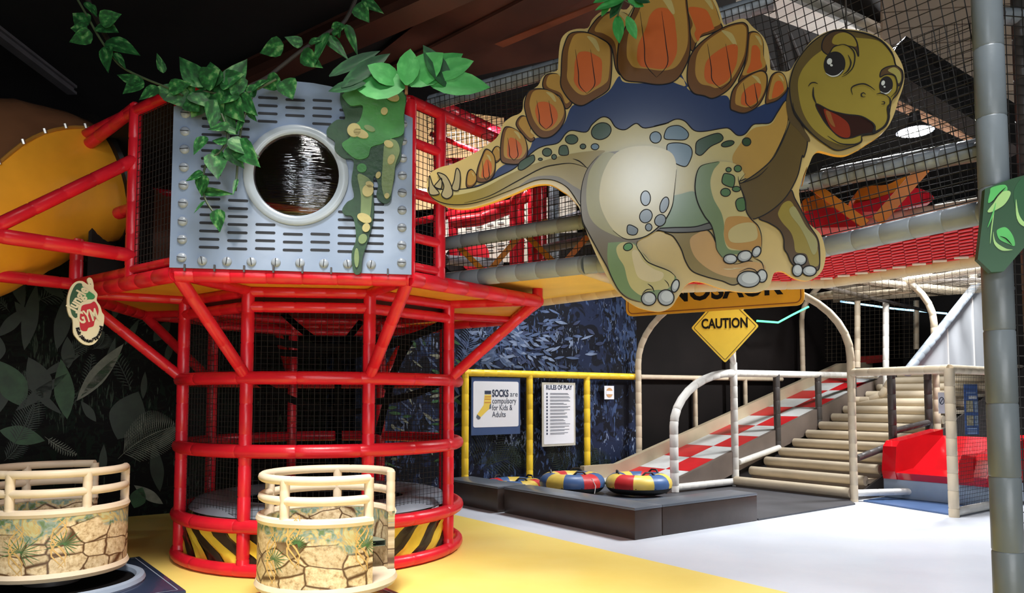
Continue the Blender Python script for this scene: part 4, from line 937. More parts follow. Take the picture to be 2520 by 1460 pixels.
# back plates
def plate(pts, lay, veins=True, orange=True):
    o = reg('back_plate', pts, (104, 70, 38), lay, True)
    cx = sum(p[0] for p in pts)/len(pts); cy = sum(p[1] for p in pts)/len(pts)
    w_ = max(p[0] for p in pts)-min(p[0] for p in pts); h_ = max(p[1] for p in pts)-min(p[1] for p in pts)
    sc = lambda k, dx, dy: [(cx+(x-cx)*k+dx*w_, cy+(y-cy)*k+dy*h_) for x, y in pts]
    D.region('plate_face', sc(.84, .05, -.055), dm(166, 128, 62), lay+1, 5, o)
    if orange: D.region('plate_glow', sc(.55, .05, .06), dm(184, 92, 44), lay+2, 5, o)
    D.region('plate_shine', [(cx+w_*a, cy+h_*c) for a, c in ((.05, -.40), (.22, -.36), (.30, -.22), (.26, -.20), (.16, -.30))], dm(176, 160, 104), lay+2, 4, o)
    if veins:
        for dx in (-.10, .20):
            D.line('plate_vein', [(cx+w_*(dx-.08), cy-h_*.22), (cx+w_*(dx-.02), cy+h_*.08), (cx+w_*(dx+.0), cy+h_*.26), (cx+w_*.05, cy+h_*.38)], LW*.8, INK, lay+3, parent=o)
plate(cA([(1060, 215), (1120, 120), (1190, 80), (1240, 75), (1320, 100), (1370, 200), (1380, 350), (1290, 480), (1240, 440), (1210, 300), (1130, 240)]), 2, False, False)
plate(cB([(200, -80), (420, -60), (500, 40), (545, 170), (560, 220), (480, 260), (380, 300), (330, 400), (280, 300), (300, 220), (250, 90)]), 2, False)
plate(cA([(770, 540), (790, 485), (840, 473), (880, 490), (900, 560), (960, 650), (920, 700), (880, 620), (790, 580)]), 2, False, False)
plate(cA([(600, 800), (625, 750), (660, 750), (690, 800), (690, 860), (720, 890), (690, 910), (640, 860)]), 2, False, False)
plate(cA([(445, 980), (465, 945), (490, 945), (503, 980), (500, 1020), (470, 1045), (450, 1020)]), 2, False, False)
plate(cB([(760, 290), (790, 250), (840, 260), (880, 330), (885, 450), (905, 560), (780, 620), (690, 640), (740, 500)]), 2, False)
plate(cA([(280, 1180), (290, 1110), (315, 1090), (345, 1130), (345, 1170), (320, 1200), (290, 1205)]), 6, False, False)
plate(cA([(345, 1150), (355, 1080), (380, 1010), (405, 960), (440, 975), (465, 1020), (465, 1100), (440, 1150), (400, 1170), (360, 1170)]), 6)
plate(cA([(500, 990), (505, 900), (520, 835), (545, 815), (600, 835), (650, 880), (672, 940), (670, 1000), (630, 1050), (560, 1055), (510, 1040)]), 6)
plate(cA([(660, 720), (655, 660), (680, 590), (730, 572), (800, 580), (870, 625), (910, 690), (915, 760), (880, 830), (820, 880), (750, 880), (690, 810)]), 6)
plate(cA([(890, 470), (895, 360), (910, 290), (940, 225), (990, 207), (1060, 212), (1140, 250), (1205, 300), (1215, 400), (1205, 540), (1180, 590), (1100, 640), (1020, 680), (950, 650), (890, 560)]), 6)
plate(cA([(1250, 420), (1260, 280), (1300, 180), (1340, 100), (1370, 20), (1400, -80), (1480, -160), (1600, -160), (1680, -60), (1700, 60), (1715, 200), (1715, 340), (1680, 440), (1620, 520), (1520, 545), (1400, 530), (1310, 520), (1270, 480)]), 6)
plate(cB([(290, 560), (310, 450), (370, 360), (470, 280), (590, 210), (700, 180), (745, 190), (765, 240), (755, 400), (730, 500), (660, 640), (590, 720), (490, 770), (420, 750), (340, 730), (295, 660)]), 6)
plate(cB([(625, 840), (640, 720), (700, 640), (790, 580), (870, 555), (910, 590), (910, 680), (880, 770), (830, 840), (740, 885), (660, 870)]), 6)
plate(cB([(900, 800), (930, 640), (960, 580), (1010, 565), (1050, 600), (1070, 680), (1060, 720), (1000, 780), (940, 805)]), 4, False)
# body skin
body = cA([(40, 1205), (100, 1215), (200, 1220), (330, 1205), (400, 1180), (480, 1140), (580, 1090), (640, 1040), (720, 970), (780, 940), (870, 920), (920, 860), (960, 840), (1050, 850), (1090, 800), (1150, 755), (1200, 765), (1240, 820), (1300, 835), (1370, 795), (1430, 825), (1580, 790)])+cB([(30, 990), (120, 970), (200, 935), (270, 950), (340, 1020), (420, 1030), (570, 1005), (620, 1010), (680, 1060), (740, 1050), (800, 980), (860, 970), (940, 960), (1000, 870), (1060, 790), (1075, 900), (1060, 1000), (1000, 1150), (900, 1290), (800, 1370), (720, 1410)])+cC([(1600, 265), (1650, 430), (1500, 600), (1360, 670), (1100, 700), (850, 690), (620, 765), (400, 700), (230, 560), (180, 440), (190, 360)])+cA([(1020, 1330), (940, 1215), (870, 1168), (800, 1152), (720, 1160), (620, 1200), (520, 1240), (400, 1285), (300, 1310), (200, 1315), (120, 1300), (60, 1265)])
reg('body', body, (180, 168, 116), 8)
tail = cA([(45, 1240), (90, 1240), (200, 1255), (330, 1230), (430, 1190), (540, 1130), (640, 1085), (760, 1040), (900, 1000), (1050, 975), (1170, 970), (1120, 1010), (1060, 1090), (1030, 1200), (1018, 1310), (940, 1212), (870, 1167), (800, 1151), (720, 1159), (620, 1199), (520, 1239), (400, 1284), (300, 1308), (200, 1313), (120, 1298), (65, 1268)])
reg('tail_shade', tail, (138, 120, 54), 9, False)
reg('tail_underside', cA([(620, 1199), (720, 1159), (800, 1151), (870, 1167), (940, 1212), (1018, 1310), (1030, 1240), (960, 1190), (880, 1140), (800, 1130), (700, 1145)]), (92, 80, 54), 10, False)
D.line('crease', cA([(270, 1305), (430, 1260), (600, 1170), (760, 1085), (860, 1060), (960, 1052), (1060, 1080)]), LW, INK, 11); D.line('crease', cA([(965, 1022), (1010, 1040), (1060, 1085)]), LW, INK, 11)
for h in ([(50, 1250), (45, 1180), (48, 1130), (70, 1190), (110, 1245)], [(80, 1200), (100, 1170), (125, 1148), (122, 1212)], [(125, 1255), (140, 1200), (120, 1150), (98, 1112), (150, 1130), (185, 1190), (195, 1250), (160, 1278)], [(190, 1215), (205, 1160), (220, 1085), (243, 1110), (243, 1180), (230, 1225)]):
    reg('tail_spike', cA(h), (158, 146, 112), 12)
SPG = (46, 70, 44); SPB = (84, 110, 128)
for pts, c in ((cA([(615, 1075), (630, 1040), (700, 1000), (718, 1005), (715, 1040), (650, 1090), (620, 1092)]), SPG), (ell(cA([(800, 980)])[0], 11.5, 10), SPG), (cA([(880, 950), (905, 935), (930, 945), (935, 995), (880, 995)]), SPG), (ell(cA([(845, 1010)])[0], 6, 6), SPG), (ell(cA([(757, 1025)])[0], 5, 3), SPG),
               (ell(cA([(957, 898)])[0], 15.5, 11.5), SPG), (ell(cA([(1030, 943)])[0], 7, 6), SPG), (ell(cA([(1107, 945)])[0], 9.5, 7.5), SPB), (ell(cA([(1147, 845)])[0], 25, 20, -.4), SPG),
               (cB([(110, 1060), (140, 1000), (220, 985), (280, 1020), (300, 1060), (270, 1095), (180, 1095), (120, 1090)]), SPB), (cB([(130, 1180), (140, 1130), (220, 1120), (300, 1140), (328, 1190), (310, 1260), (270, 1305), (180, 1270), (130, 1220)]), SPB),
               (cB([(355, 1180), (365, 1110), (440, 1070), (530, 1045), (568, 1075), (550, 1110), (470, 1150), (400, 1215), (360, 1205)]), SPG), (ell(cB([(605, 1127)])[0], 16, 7, -.25), SPG), (ell(cB([(752, 1112)])[0], 10.5, 10), SPG), (ell(cA([(1495, 885)])[0], 14, 14), SPB)):
    reg('skin_spot', pts, c, 10, True, LW*.8, 3)
# neck and chest
reg('neck_light', cB([(1060, 800), (1072, 950), (1030, 1080), (960, 1220), (880, 1320), (780, 1390), (720, 1380), (640, 1250), (700, 1130), (800, 1010), (940, 975), (1000, 880)]), (170, 136, 68), 9, False)
chest = cB([(1120, 880), (1075, 1000), (1020, 1130), (950, 1250), (840, 1350), (720, 1430)])+cC([(1600, 265), (1650, 400), (1665, 520), (1710, 585), (1800, 560), (1900, 500), (2000, 410), (2070, 310), (2130, 180), (2165, 20)])+cB([(1200, 1230), (1225, 1100), (1170, 960)])
reg('chest', chest, (92, 76, 42), 13)
reg('neck_back', cB([(1085, 690), (1110, 820), (1120, 900), (1240, 1080), (1225, 1110), (1150, 1020), (1090, 960), (1070, 900), (1060, 800)]), (84, 70, 46), 14, False)
# far front leg
reg('far_front_leg', cC([(1780, 575), (1900, 500), (2000, 410), (2065, 325), (2100, 400), (2150, 490), (2230, 640), (2300, 750), (2320, 850), (2320, 1010), (2290, 1050), (2200, 1060), (2080, 990), (2035, 900), (2005, 850), (2000, 760), (1960, 680), (1870, 620)]), (82, 62, 36), 11)
reg('leg_light', cC([(1960, 500), (2000, 440), (2060, 425), (2110, 500), (2170, 620), (2250, 720), (2290, 800), (2312, 900), (2310, 1000), (2240, 1000), (2200, 900), (2110, 880), (2090, 780), (2060, 700), (1990, 620), (1950, 550)]), (142, 126, 56), 12, False)
reg('leg_shine', cC([(2050, 500), (2090, 470), (2130, 520), (2200, 650), (2290, 760), (2300, 860), (2260, 900), (2200, 760), (2140, 650), (2070, 560)]), (150, 146, 98), 13, False)
# far hind leg
reg('far_hind_leg', cC([(940, 700), (1010, 740), (1080, 850), (1120, 960), (1180, 1050), (1300, 1100), (1450, 1140), (1560, 1175), (1700, 1100), (1760, 1060), (1740, 990), (1690, 960), (1560, 990), (1450, 930), (1390, 800), (1370, 740), (1310, 680), (1200, 700)]), (128, 110, 52), 9)
reg('leg_light', cC([(1160, 770), (1230, 710), (1310, 690), (1380, 780), (1400, 850), (1450, 930), (1560, 990), (1690, 965), (1820, 990), (1830, 1050), (1740, 1050), (1640, 1050), (1580, 1110), (1420, 1080), (1280, 1000), (1190, 900)]), (184, 146, 90), 10, False)
reg('leg_shine', cC([(1240, 770), (1310, 730), (1400, 860), (1450, 960), (1560, 1030), (1680, 1010), (1500, 1040), (1400, 990), (1300, 880)]), (194, 180, 138), 11, False)
D.line('crease', cC([(1600, 1060), (1680, 1028), (1740, 1040), (1755, 1060)]), LW*.8, INK, 12); D.line('crease', cC([(1735, 935), (1800, 970), (1825, 1040)]), LW*.8, INK, 12)
# belly
reg('belly', cC([(980, 400), (1080, 360), (1200, 340), (1240, 440), (1330, 580), (1345, 650), (1200, 665), (950, 662), (880, 665), (950, 560)]), (108, 130, 96), 12, False)
reg('belly_shade', cC([(860, 672), (1000, 662), (1200, 655), (1340, 620), (1375, 665), (1200, 700), (1000, 705), (900, 690)]), (84, 84, 80), 13, True)
# near hind leg
hl = cC([(470, -20), (340, 20), (245, 130), (195, 270), (180, 430), (195, 590), (240, 690), (310, 820), (370, 930), (420, 1020), (460, 1110), (520, 1220), (580, 1280), (640, 1310), (720, 1330), (800, 1300), (900, 1260), (1000, 1230), (1035, 1150), (1020, 1090), (960, 1050), (830, 990), (760, 910), (690, 840), (700, 780), (860, 690), (940, 600), (1000, 470), (1020, 330), (1040, 140), (1000, 20), (800, -40)])
reg('near_hind_leg', hl, (104, 92, 66), 14, False)
D.line('outline', cC([(340, 20), (245, 130), (195, 270), (180, 430), (195, 590), (240, 690), (310, 820), (370, 930), (420, 1020), (460, 1110), (520, 1220), (580, 1280), (640, 1310), (720, 1330)]), LW, INK, 15.4)
reg('thigh_mid', cC([(400, -10), (320, 60), (260, 160), (235, 290), (232, 430), (260, 560), (330, 650), (440, 715), (560, 755), (640, 740), (480, 640), (420, 400), (440, 180), (500, 20)]), (146, 140, 90), 15, False)
reg('thigh', cC([(560, -40), (460, 30), (380, 180), (350, 330), (355, 450), (400, 570), (470, 680), (560, 750), (640, 765), (760, 740), (860, 670), (940, 590), (1000, 470), (1020, 330), (1040, 140), (1000, 0), (860, -60), (700, -70)]), (192, 180, 136), 16, False)
D.line('outline', cC([(470, 690), (560, 755), (640, 768), (760, 742), (860, 672), (940, 590), (1000, 470), (1020, 330), (1040, 140)]), LW, INK, 17)
reg('lower_leg', cC([(425, 810), (440, 797), (560, 790), (650, 800), (690, 830), (700, 870), (760, 920), (830, 990), (960, 1050), (1025, 1090), (1040, 1150), (1000, 1230), (860, 1300), (740, 1325), (700, 1320), (600, 1280), (520, 1210), (450, 1080), (420, 940)]), (108, 132, 82), 15, False)
reg('foot_light', cC([(500, 850), (540, 800), (620, 795), (690, 840), (760, 920), (830, 990), (960, 1050), (1020, 1090), (1000, 1170), (940, 1220), (860, 1220), (760, 1240), (720, 1270), (640, 1210), (600, 1130), (570, 1010), (520, 930)]), (186, 174, 112), 16, False)
reg('foot_shine', cC([(640, 880), (690, 870), (740, 960), (830, 1030), (920, 1070), (900, 1130), (800, 1150), (700, 1110), (660, 1010)]), (204, 188, 146), 17, False)
D.line('outline', cC([(690, 780), (682, 830), (720, 890), (770, 960), (830, 995), (960, 1045), (1010, 1080), (1035, 1110)]), LW, INK, 18); D.line('crease', cC([(780, 1165), (820, 1195), (840, 1240)]), LW, INK, 18); D.line('crease', cC([(730, 1260), (770, 1220), (830, 1215)]), LW*.8, INK, 18); D.line('crease', cC([(930, 1130), (960, 1160), (975, 1200)]), LW*.7, INK, 18)
for pts in (cC([(600, 650), (630, 640), (690, 675), (680, 720), (640, 730), (600, 710)]), ell(cC([(790, 660)])[0], 8, 9), ell(cC([(765, 560)])[0], 15, 17, .5), ell(cC([(893, 598)])[0], 13, 15, .6), ell(cC([(762, 400)])[0], 12, 18), ell(cC([(930, 460)])[0], 10, 20, .3)):
    reg('skin_spot', pts, (92, 104, 110), 18, True, LW*.8, 3)
reg('skin_spot', ell(cC([(605, 835)])[0], 11.5, 9, -.4), (70, 132, 66), 18, True, LW*.8, 3)
# near front leg
reg('near_front_leg', cC([(1215, 200), (1250, 120), (1300, 95), (1420, 72), (1560, 90), (1650, 190), (1600, 265), (1650, 420), (1665, 520), (1710, 590), (1770, 650), (1800, 740), (1800, 850), (1770, 900), (1700, 930), (1600, 960), (1500, 960), (1450, 930), (1400, 860), (1385, 760), (1350, 640), (1290, 560), (1230, 440), (1205, 320)]), (184, 172, 118), 16, False)
reg('leg_shade', cC([(1215, 200), (1250, 120), (1300, 95), (1425, 72), (1370, 150), (1342, 260), (1370, 400), (1440, 530), (1465, 640), (1462, 740), (1500, 850), (1600, 868), (1700, 868), (1600, 900), (1500, 905), (1450, 930), (1400, 860), (1385, 760), (1350, 640), (1290, 560), (1230, 440), (1205, 320)]), (104, 124, 84), 17, False)
reg('leg_light', cC([(1480, 590), (1560, 560), (1680, 570), (1740, 610), (1795, 740), (1790, 840), (1700, 870), (1580, 860), (1500, 830), (1465, 740)]), (172, 130, 66), 17, False)
reg('leg_shine', cC([(1510, 690), (1600, 630), (1720, 620), (1760, 680), (1750, 770), (1600, 800), (1515, 780)]), (180, 166, 116), 18, False)
D.line('outline', cC([(1420, 72), (1300, 95), (1245, 125), (1215, 200), (1205, 320), (1230, 440), (1290, 560), (1350, 640), (1385, 760), (1400, 860), (1450, 930)]), LW, INK, 19); D.line('outline', cC([(1590, 205), (1600, 265), (1650, 420), (1665, 520), (1710, 590), (1770, 650), (1800, 740), (1800, 850)]), LW, INK, 19); D.line('crease', cC([(1655, 180), (1600, 265), (1760, 210), (1860, 120)]), LW*.8, INK, 19)
for pts in (ell(cC([(1505, 145)])[0], 6.5, 5.5), ell(cC([(1588, 135)])[0], 9, 8), cC([(1455, 200), (1480, 178), (1555, 205), (1552, 290), (1520, 300), (1450, 265)]), ell(cC([(1575, 318)])[0], 10, 6.5), ell(cC([(1478, 348)])[0], 12, 10), cC([(1570, 430), (1600, 400), (1650, 405), (1655, 500), (1600, 515), (1575, 480)])):
    reg('skin_spot', pts, (74, 110, 68), 19, True, LW*.8, 3)
# claws
for c, rx, ry, ro_, lay in (((790, 1300), 65, 60, 0, 19), ((945, 1290), 72, 70, 0, 19), ((1028, 1185), 33, 58, .3, 18.5), ((1685, 1125), 102, 72, 0, 14), ((1805, 1095), 45, 57, 0, 13), ((1520, 945), 60, 42, 0, 21), ((1648, 920), 64, 48, -.3, 22), ((1755, 880), 36, 50, .5, 20), ((2145, 950), 58, 50, 0, 15), ((2122, 1045), 46, 55, 0, 16), ((2230, 1050), 62, 46, 0, 15)):
    o = reg('claw', ell(cC([c])[0], rx/3.65, ry/3.65, ro_, 12), (150, 156, 160), lay)
    D.region('claw_shine', ell(cC([(c[0]+rx*.12, c[1]-ry*.15)])[0], rx*.72/3.65, ry*.68/3.65, ro_, 10), dm(184, 190, 194), lay+.6, 4, o)
# head
reg('head', cB([(1085, 690), (1110, 560), (1160, 460), (1240, 360), (1330, 290), (1440, 245), (1560, 250), (1680, 275), (1800, 330), (1890, 440), (1912, 515), (1962, 560), (1966, 640), (1925, 740), (1882, 790), (1870, 840), (1857, 920), (1830, 990), (1750, 1050), (1650, 1070), (1640, 1120), (1540, 1165), (1450, 1180), (1360, 1130), (1270, 1060), (1160, 950), (1110, 860)]), (92, 78, 46), 16)
reg('face', cB([(1150, 680), (1175, 570), (1250, 470), (1340, 400), (1420, 350), (1500, 300), (1620, 305), (1780, 330), (1875, 430), (1905, 520), (1950, 600), (1940, 680), (1890, 770), (1866, 840), (1850, 920), (1825, 980), (1750, 1042), (1650, 1062), (1635, 1110), (1540, 1140), (1460, 1130), (1350, 1080), (1250, 990), (1180, 860)]), (144, 128, 56), 17, False)
reg('mouth', cB([(1290, 820), (1400, 870), (1520, 900), (1640, 915), (1720, 960), (1748, 1000), (1740, 1040), (1640, 1060), (1560, 1085), (1480, 1080), (1400, 1010), (1340, 930)]), (48, 28, 24), 18)
reg('tongue', cB([(1350, 865), (1400, 880), (1480, 920), (1545, 980), (1553, 1075), (1480, 1072), (1400, 1000)]), (124, 46, 30), 19, False); reg('tongue_shine', cB([(1365, 880), (1400, 885), (1420, 940), (1440, 1000), (1400, 970)]), (136, 88, 48), 19.5, False)
reg('brow', cB([(1340, 400), (1338, 350), (1360, 300), (1410, 262), (1480, 250), (1560, 275), (1610, 340), (1622, 450), (1600, 400), (1560, 370), (1500, 358), (1430, 375), (1392, 430), (1370, 430)]), (80, 62, 44), 18)
reg('brow_light', cB([(1415, 335), (1440, 285), (1510, 264), (1580, 300), (1606, 370), (1540, 365), (1440, 358)]), (144, 128, 56), 19, False)
reg('brow', cB([(1790, 610), (1800, 560), (1850, 530), (1920, 526), (1960, 570), (1960, 640), (1930, 680), (1920, 620), (1880, 592), (1830, 592)]), (84, 66, 46), 18); reg('brow_light', cB([(1850, 560), (1900, 535), (1945, 570), (1952, 630), (1930, 660), (1910, 600)]), (150, 142, 80), 19, False)
for c, rx, ry, hs in (((1435, 512), 84, 100, ((1395, 490, 20, 25), (1410, 520, 11, 9))), ((1835, 675), 53, 70, ((1812, 658, 14, 20), (1823, 688, 8, 7)))):
    o = D.region('eye', ell(cB([c])[0], rx/3.174, ry/3.174, .15, 16), INK, 20, 4)
    for h in hs: D.region('eye_glint', ell(cB([h[:2]])[0], h[2]/3.174, h[3]/3.174, .3, 8), dm(196, 200, 196), 21, 3, o)
    D.line('eye_rim', cB([(c[0]-rx*.85, c[1]+ry*.68), (c[0]-rx*.3, c[1]+ry*.93), (c[0]+rx*.3, c[1]+ry*.85), (c[0]+rx*.8, c[1]+ry*.45)]), LW*1.1, dm(190, 192, 186), 21, parent=o)
for pts, k in (([(1430, 375), (1500, 358), (1560, 385), (1592, 440), (1580, 530), (1530, 590), (1490, 610)], 1), ([(1540, 440), (1562, 500), (1540, 560), (1500, 595)], 1.2), ([(1270, 690), (1270, 760), (1295, 825)], 1.4), ([(1640, 915), (1720, 960), (1748, 1000), (1738, 1045), (1820, 1000), (1855, 930), (1850, 850), (1868, 820), (1865, 780), (1840, 755)], 2), ([(1640, 1062), (1646, 1110), (1600, 1135), (1480, 1130), (1380, 1070)], 1.2),
               ([(1575, 750), (1565, 700), (1600, 675), (1660, 665), (1710, 685), (1750, 715)], 1.2), ([(1675, 765), (1650, 765), (1642, 745), (1660, 735), (1677, 748)], 1), ([(1760, 745), (1800, 738), (1840, 755)], 1), ([(1800, 805), (1820, 805), (1822, 820), (1798, 823)], .9), ([(1230, 685), (1250, 660), (1280, 655), (1305, 665)], 1), ([(1420, 246), (1560, 252), (1700, 280), (1800, 330), (1880, 420), (1910, 510)], 1.3), ([(1860, 590), (1900, 600), (1922, 660), (1915, 720), (1870, 770)], 1), ([(1110, 810), (1125, 880), (1200, 990), (1300, 1090), (1400, 1160)], 1)):
    D.line('face_line', cB(pts), LW*k, INK, 22)
# hanging wires
for px in (1560, 2090): tube('hanger', [D.pt((px, 120))-D.n*.05, Vector((D.pt((px, 120)).x, D.pt((px, 120)).y+.05, 6.5))], .006, DKGREY, DI, 5, 0)
# ---------------------------------------------------------------- DINOSAUR and CAUTION signs
SY = mat('sign_amber', rgb(240, 170, 44), .35, .05, 4); SY2 = mat('sign_yellow', rgb(242, 206, 70), .35, .05, 4)
DSN = thing('dinosaur_name_sign', 'amber road-style sign with black lettering hanging under the dinosaur feet', 'sign', atY(1760, 760, 9.6))
hd = Vector((math.cos(math.radians(-34)), math.sin(math.radians(-34)), 0)); c0 = atY(1762, 716, 9.7); nn = Vector((hd.y, -hd.x, 0)); 
if nn.y > 0: nn = -nn
hw = (atPlane(1978, 712, c0, nn)-c0).dot(hd); hw2 = (c0-atPlane(1540, 712, c0, nn)).dot(hd); c0 = c0+hd*(hw-hw2)/2; hw = (hw+hw2)/2; UP = Vector((0, 0, 1))
lp = [c0+hd*x+UP*y for x, y in rrect(hw*2, .52, .09, 5)]
b = MB(); b.prism(lp, -nn*.03); b.build('board', SY, DSN, False)
b = MB(); ribbon(b, [c0+hd*x+UP*y+nn*.002 for x, y in rrect(hw*2-.07, .45, .07, 5)], .014, nn, True); b.build('border_line', mat('sign_brown', rgb(150, 84, 30), .4, 0), DSN, False)
put_text('lettering', 'DINOSAUR', .36, c0+nn*.004+UP*.01, hd, UP, INK, DSN, .012, width=hw*2*.78)
CS = thing('caution_sign', 'yellow diamond road sign reading CAUTION on the handrail post', 'sign', atY(1783, 890, 10.4))
hd2 = Vector((math.cos(math.radians(-20)), math.sin(math.radians(-20)), 0)); c1 = atY(1783, 805, 10.4); n2 = Vector((hd2.y, -hd2.x, 0))
if n2.y > 0: n2 = -n2
hx = .455; hz = .50
dia = [Vector(p) for p in ((0, -hz), (hx, 0), (0, hz), (-hx, 0))]
def rounddia(k): 
    o = []
    for i in range(4):
        p = dia[i]*k; a = dia[i-1]*k; c = dia[(i+1) % 4]*k
        o += [p.lerp(a, .07), p.lerp(a, .02)*.995, p.lerp(c, .02)*.995, p.lerp(c, .07)]
    return o
b = MB(); b.prism([c1+hd2*p.x+UP*p.y for p in rounddia(1)], -n2*.03); b.build('board', SY2, CS, False)
b = MB(); ribbon(b, [c1+hd2*p.x+UP*p.y+n2*.002 for p in rounddia(.92)], .009, n2, True); b.build('border_line', mat('sign_dark_line', rgb(90, 70, 30), .4, 0), CS, False)
put_text('lettering', 'CAUTION', .19, c1+n2*.004+UP*.045, hd2, UP, INK, CS, .006, width=.62)
tube('sign_post', [G(4.8, 2.34, 2.1), Vector((c1.x, c1.y, c1.z))-n2*.06], .05, WHITEV, CS, 10, .2)
# ---------------------------------------------------------------- notices on the mural
def board_on(u0px, u1px, y0, y1, name, label, col, v=3.80, th=.012):
    def P(px, py):
        p0 = G(0, v); return atPlane(px, py, p0, -GV)
    t = thing(name, label, 'notice', P((u0px+u1px)/2, y1))
    pts = [P(u0px, y1), P(u1px, y1), P(u1px, y0), P(u0px, y0)]
    cx = sum((p for p in pts), Vector())/4; wv = ((pts[1]-pts[0]).dot(GU)+(pts[2]-pts[3]).dot(GU))/2; hv = ((pts[3].z-pts[0].z)+(pts[2].z-pts[1].z))/2
    b = MB(); b.prism([cx+GU*x*wv/2+UP*y*hv/2 for x, y in ((-1, -1), (1, -1), (1, 1), (-1, 1))], GV*th); b.build('board', col, t, False)
    return t, cx-GV*.001, wv, hv
NAVYB = mat('notice_navy', rgb(62, 84, 126), .45, .05); GREYT = mat('grey_ink', rgb(96, 104, 116), .5, 0); NAVYT = mat('navy_ink', rgb(52, 62, 84), .5, 0)
t, c, wv, hv = board_on(1160, 1280, 930, 1070, 'socks_notice', 'navy and white notice saying socks are compulsory', NAVYB)
b = MB(); b.flat([c-GV*.002+GU*x+UP*(y+.03) for x, y in rrect(wv*.93, hv*.80, .03)], -GV); b.build('white_field', WHITEP, t, False)
tx = c-GV*.004+GU*(-wv*.09)
put_text('lettering', 'SOCKS', .150, tx+UP*hv*.22, GU, UP, NAVYT, t, .005, 'LEFT', width=wv*.34); put_text('lettering', 'are', .12, tx+GU*wv*.37+UP*hv*.21, GU, UP, GREYT, t, 0, 'LEFT')
put_text('lettering', 'compulsory', .125, tx+UP*hv*.09, GU, UP, NAVYT, t, 0, 'LEFT', width=wv*.5); put_text('lettering', 'for Kids &', .125, tx-UP*hv*.03, GU, UP, NAVYT, t, 0, 'LEFT', width=wv*.42); put_text('lettering', 'Adults', .125, tx-UP*hv*.15, GU, UP, NAVYT, t, 0, 'LEFT', width=wv*.28)
so = c-GV*.004+GU*(-wv*.24)+UP*(hv*.02)
def sock_poly(name, pts, m, l=0):
    b = MB(); b.flat([so+GU*x*wv+UP*y*hv-GV*.001*l for x, y in pts], -GV); b.build(name, m, t, False)
SKY = mat('sock_yellow', rgb(240, 208, 90), .5, 0)
sock_poly('sock_cuff', [(.0, .19), (.13, .19), (.13, .25), (.0, .25)], NAVYT); sock_poly('sock_leg', [(.0, .18), (.13, .18), (.13, .0), (.10, -.06), (-.08, -.21), (-.15, -.16), (-.02, .0)], SKY)
sock_poly('sock_heel', [(.13, .03), (.13, -.06), (.09, -.07), (.10, .0)], GREYT, 1); sock_poly('sock_toe', [(-.08, -.21), (-.15, -.16), (-.17, -.21), (-.13, -.25), (-.09, -.24)], GREYT, 1)
for y in (.15, .11, .05): sock_poly('sock_stripe', [(.0, y), (.13, y), (.13, y-.014), (.0, y-.014)], mat('sock_orange', rgb(214, 140, 70), .5, 0), 1)
t, c, wv, hv = board_on(1334, 1416, 942, 1098, 'rules_notice', 'white notice headed RULES OF PLAY with lines of small print', mat('notice_edge', rgb(190, 186, 170), .5, .1, 8))
b = MB(); b.flat([c-GV*.002+GU*x+UP*y for x, y in rrect(wv*.9, hv*.93, .02)], -GV); b.build('white_field', WHITEP, t, False)
put_text('lettering', 'RULES OF PLAY', .1, c-GV*.004+UP*hv*.42, GU, UP, NAVYT, t, .003, width=wv*.78)
random.seed(5)
for i in range(13):
    y = hv*(.33-.052*i); b = MB()
    for k in range(2):
        L = wv*random.uniform(.4, .62); x0 = -wv*.27; yy = y-k*.018
        b.flat([c-GV*.004+GU*x+UP*z for x, z in ((x0, yy-.004), (x0+L, yy-.004), (x0+L, yy+.004), (x0, yy+.004))], -GV)
    b.build('small_print', GREYT, t, False)
    b = MB(); b.flat([c-GV*.004+GU*(-wv*.36)+UP*(y-.008)+GU*x+UP*z for x, z in rrect(.03, .035, .01)], -GV); b.build('rule_icon', NAVYT, t, False)
t, c, wv, hv = board_on(1488, 1511, 950, 983, 'small_notice', 'small white notice with an orange disc on the mural wall', WHITEP)
b = MB(); b.flat([c-GV*.003+GU*p[0]+UP*p[1] for p in ell((0, 0), wv*.36, hv*.36, 0, 16)], -GV); b.build('orange_disc', mat('disc_orange', rgb(206, 160, 110), .5, 0), t, False)
b = MB(); b.flat([c-GV*.005+GU*x+UP*z for x, z in ((-wv*.36, -.03), (wv*.36, -.03), (wv*.36, .03), (-wv*.36, .03))], -GV); b.build('disc_band', WHITEP, t, False)
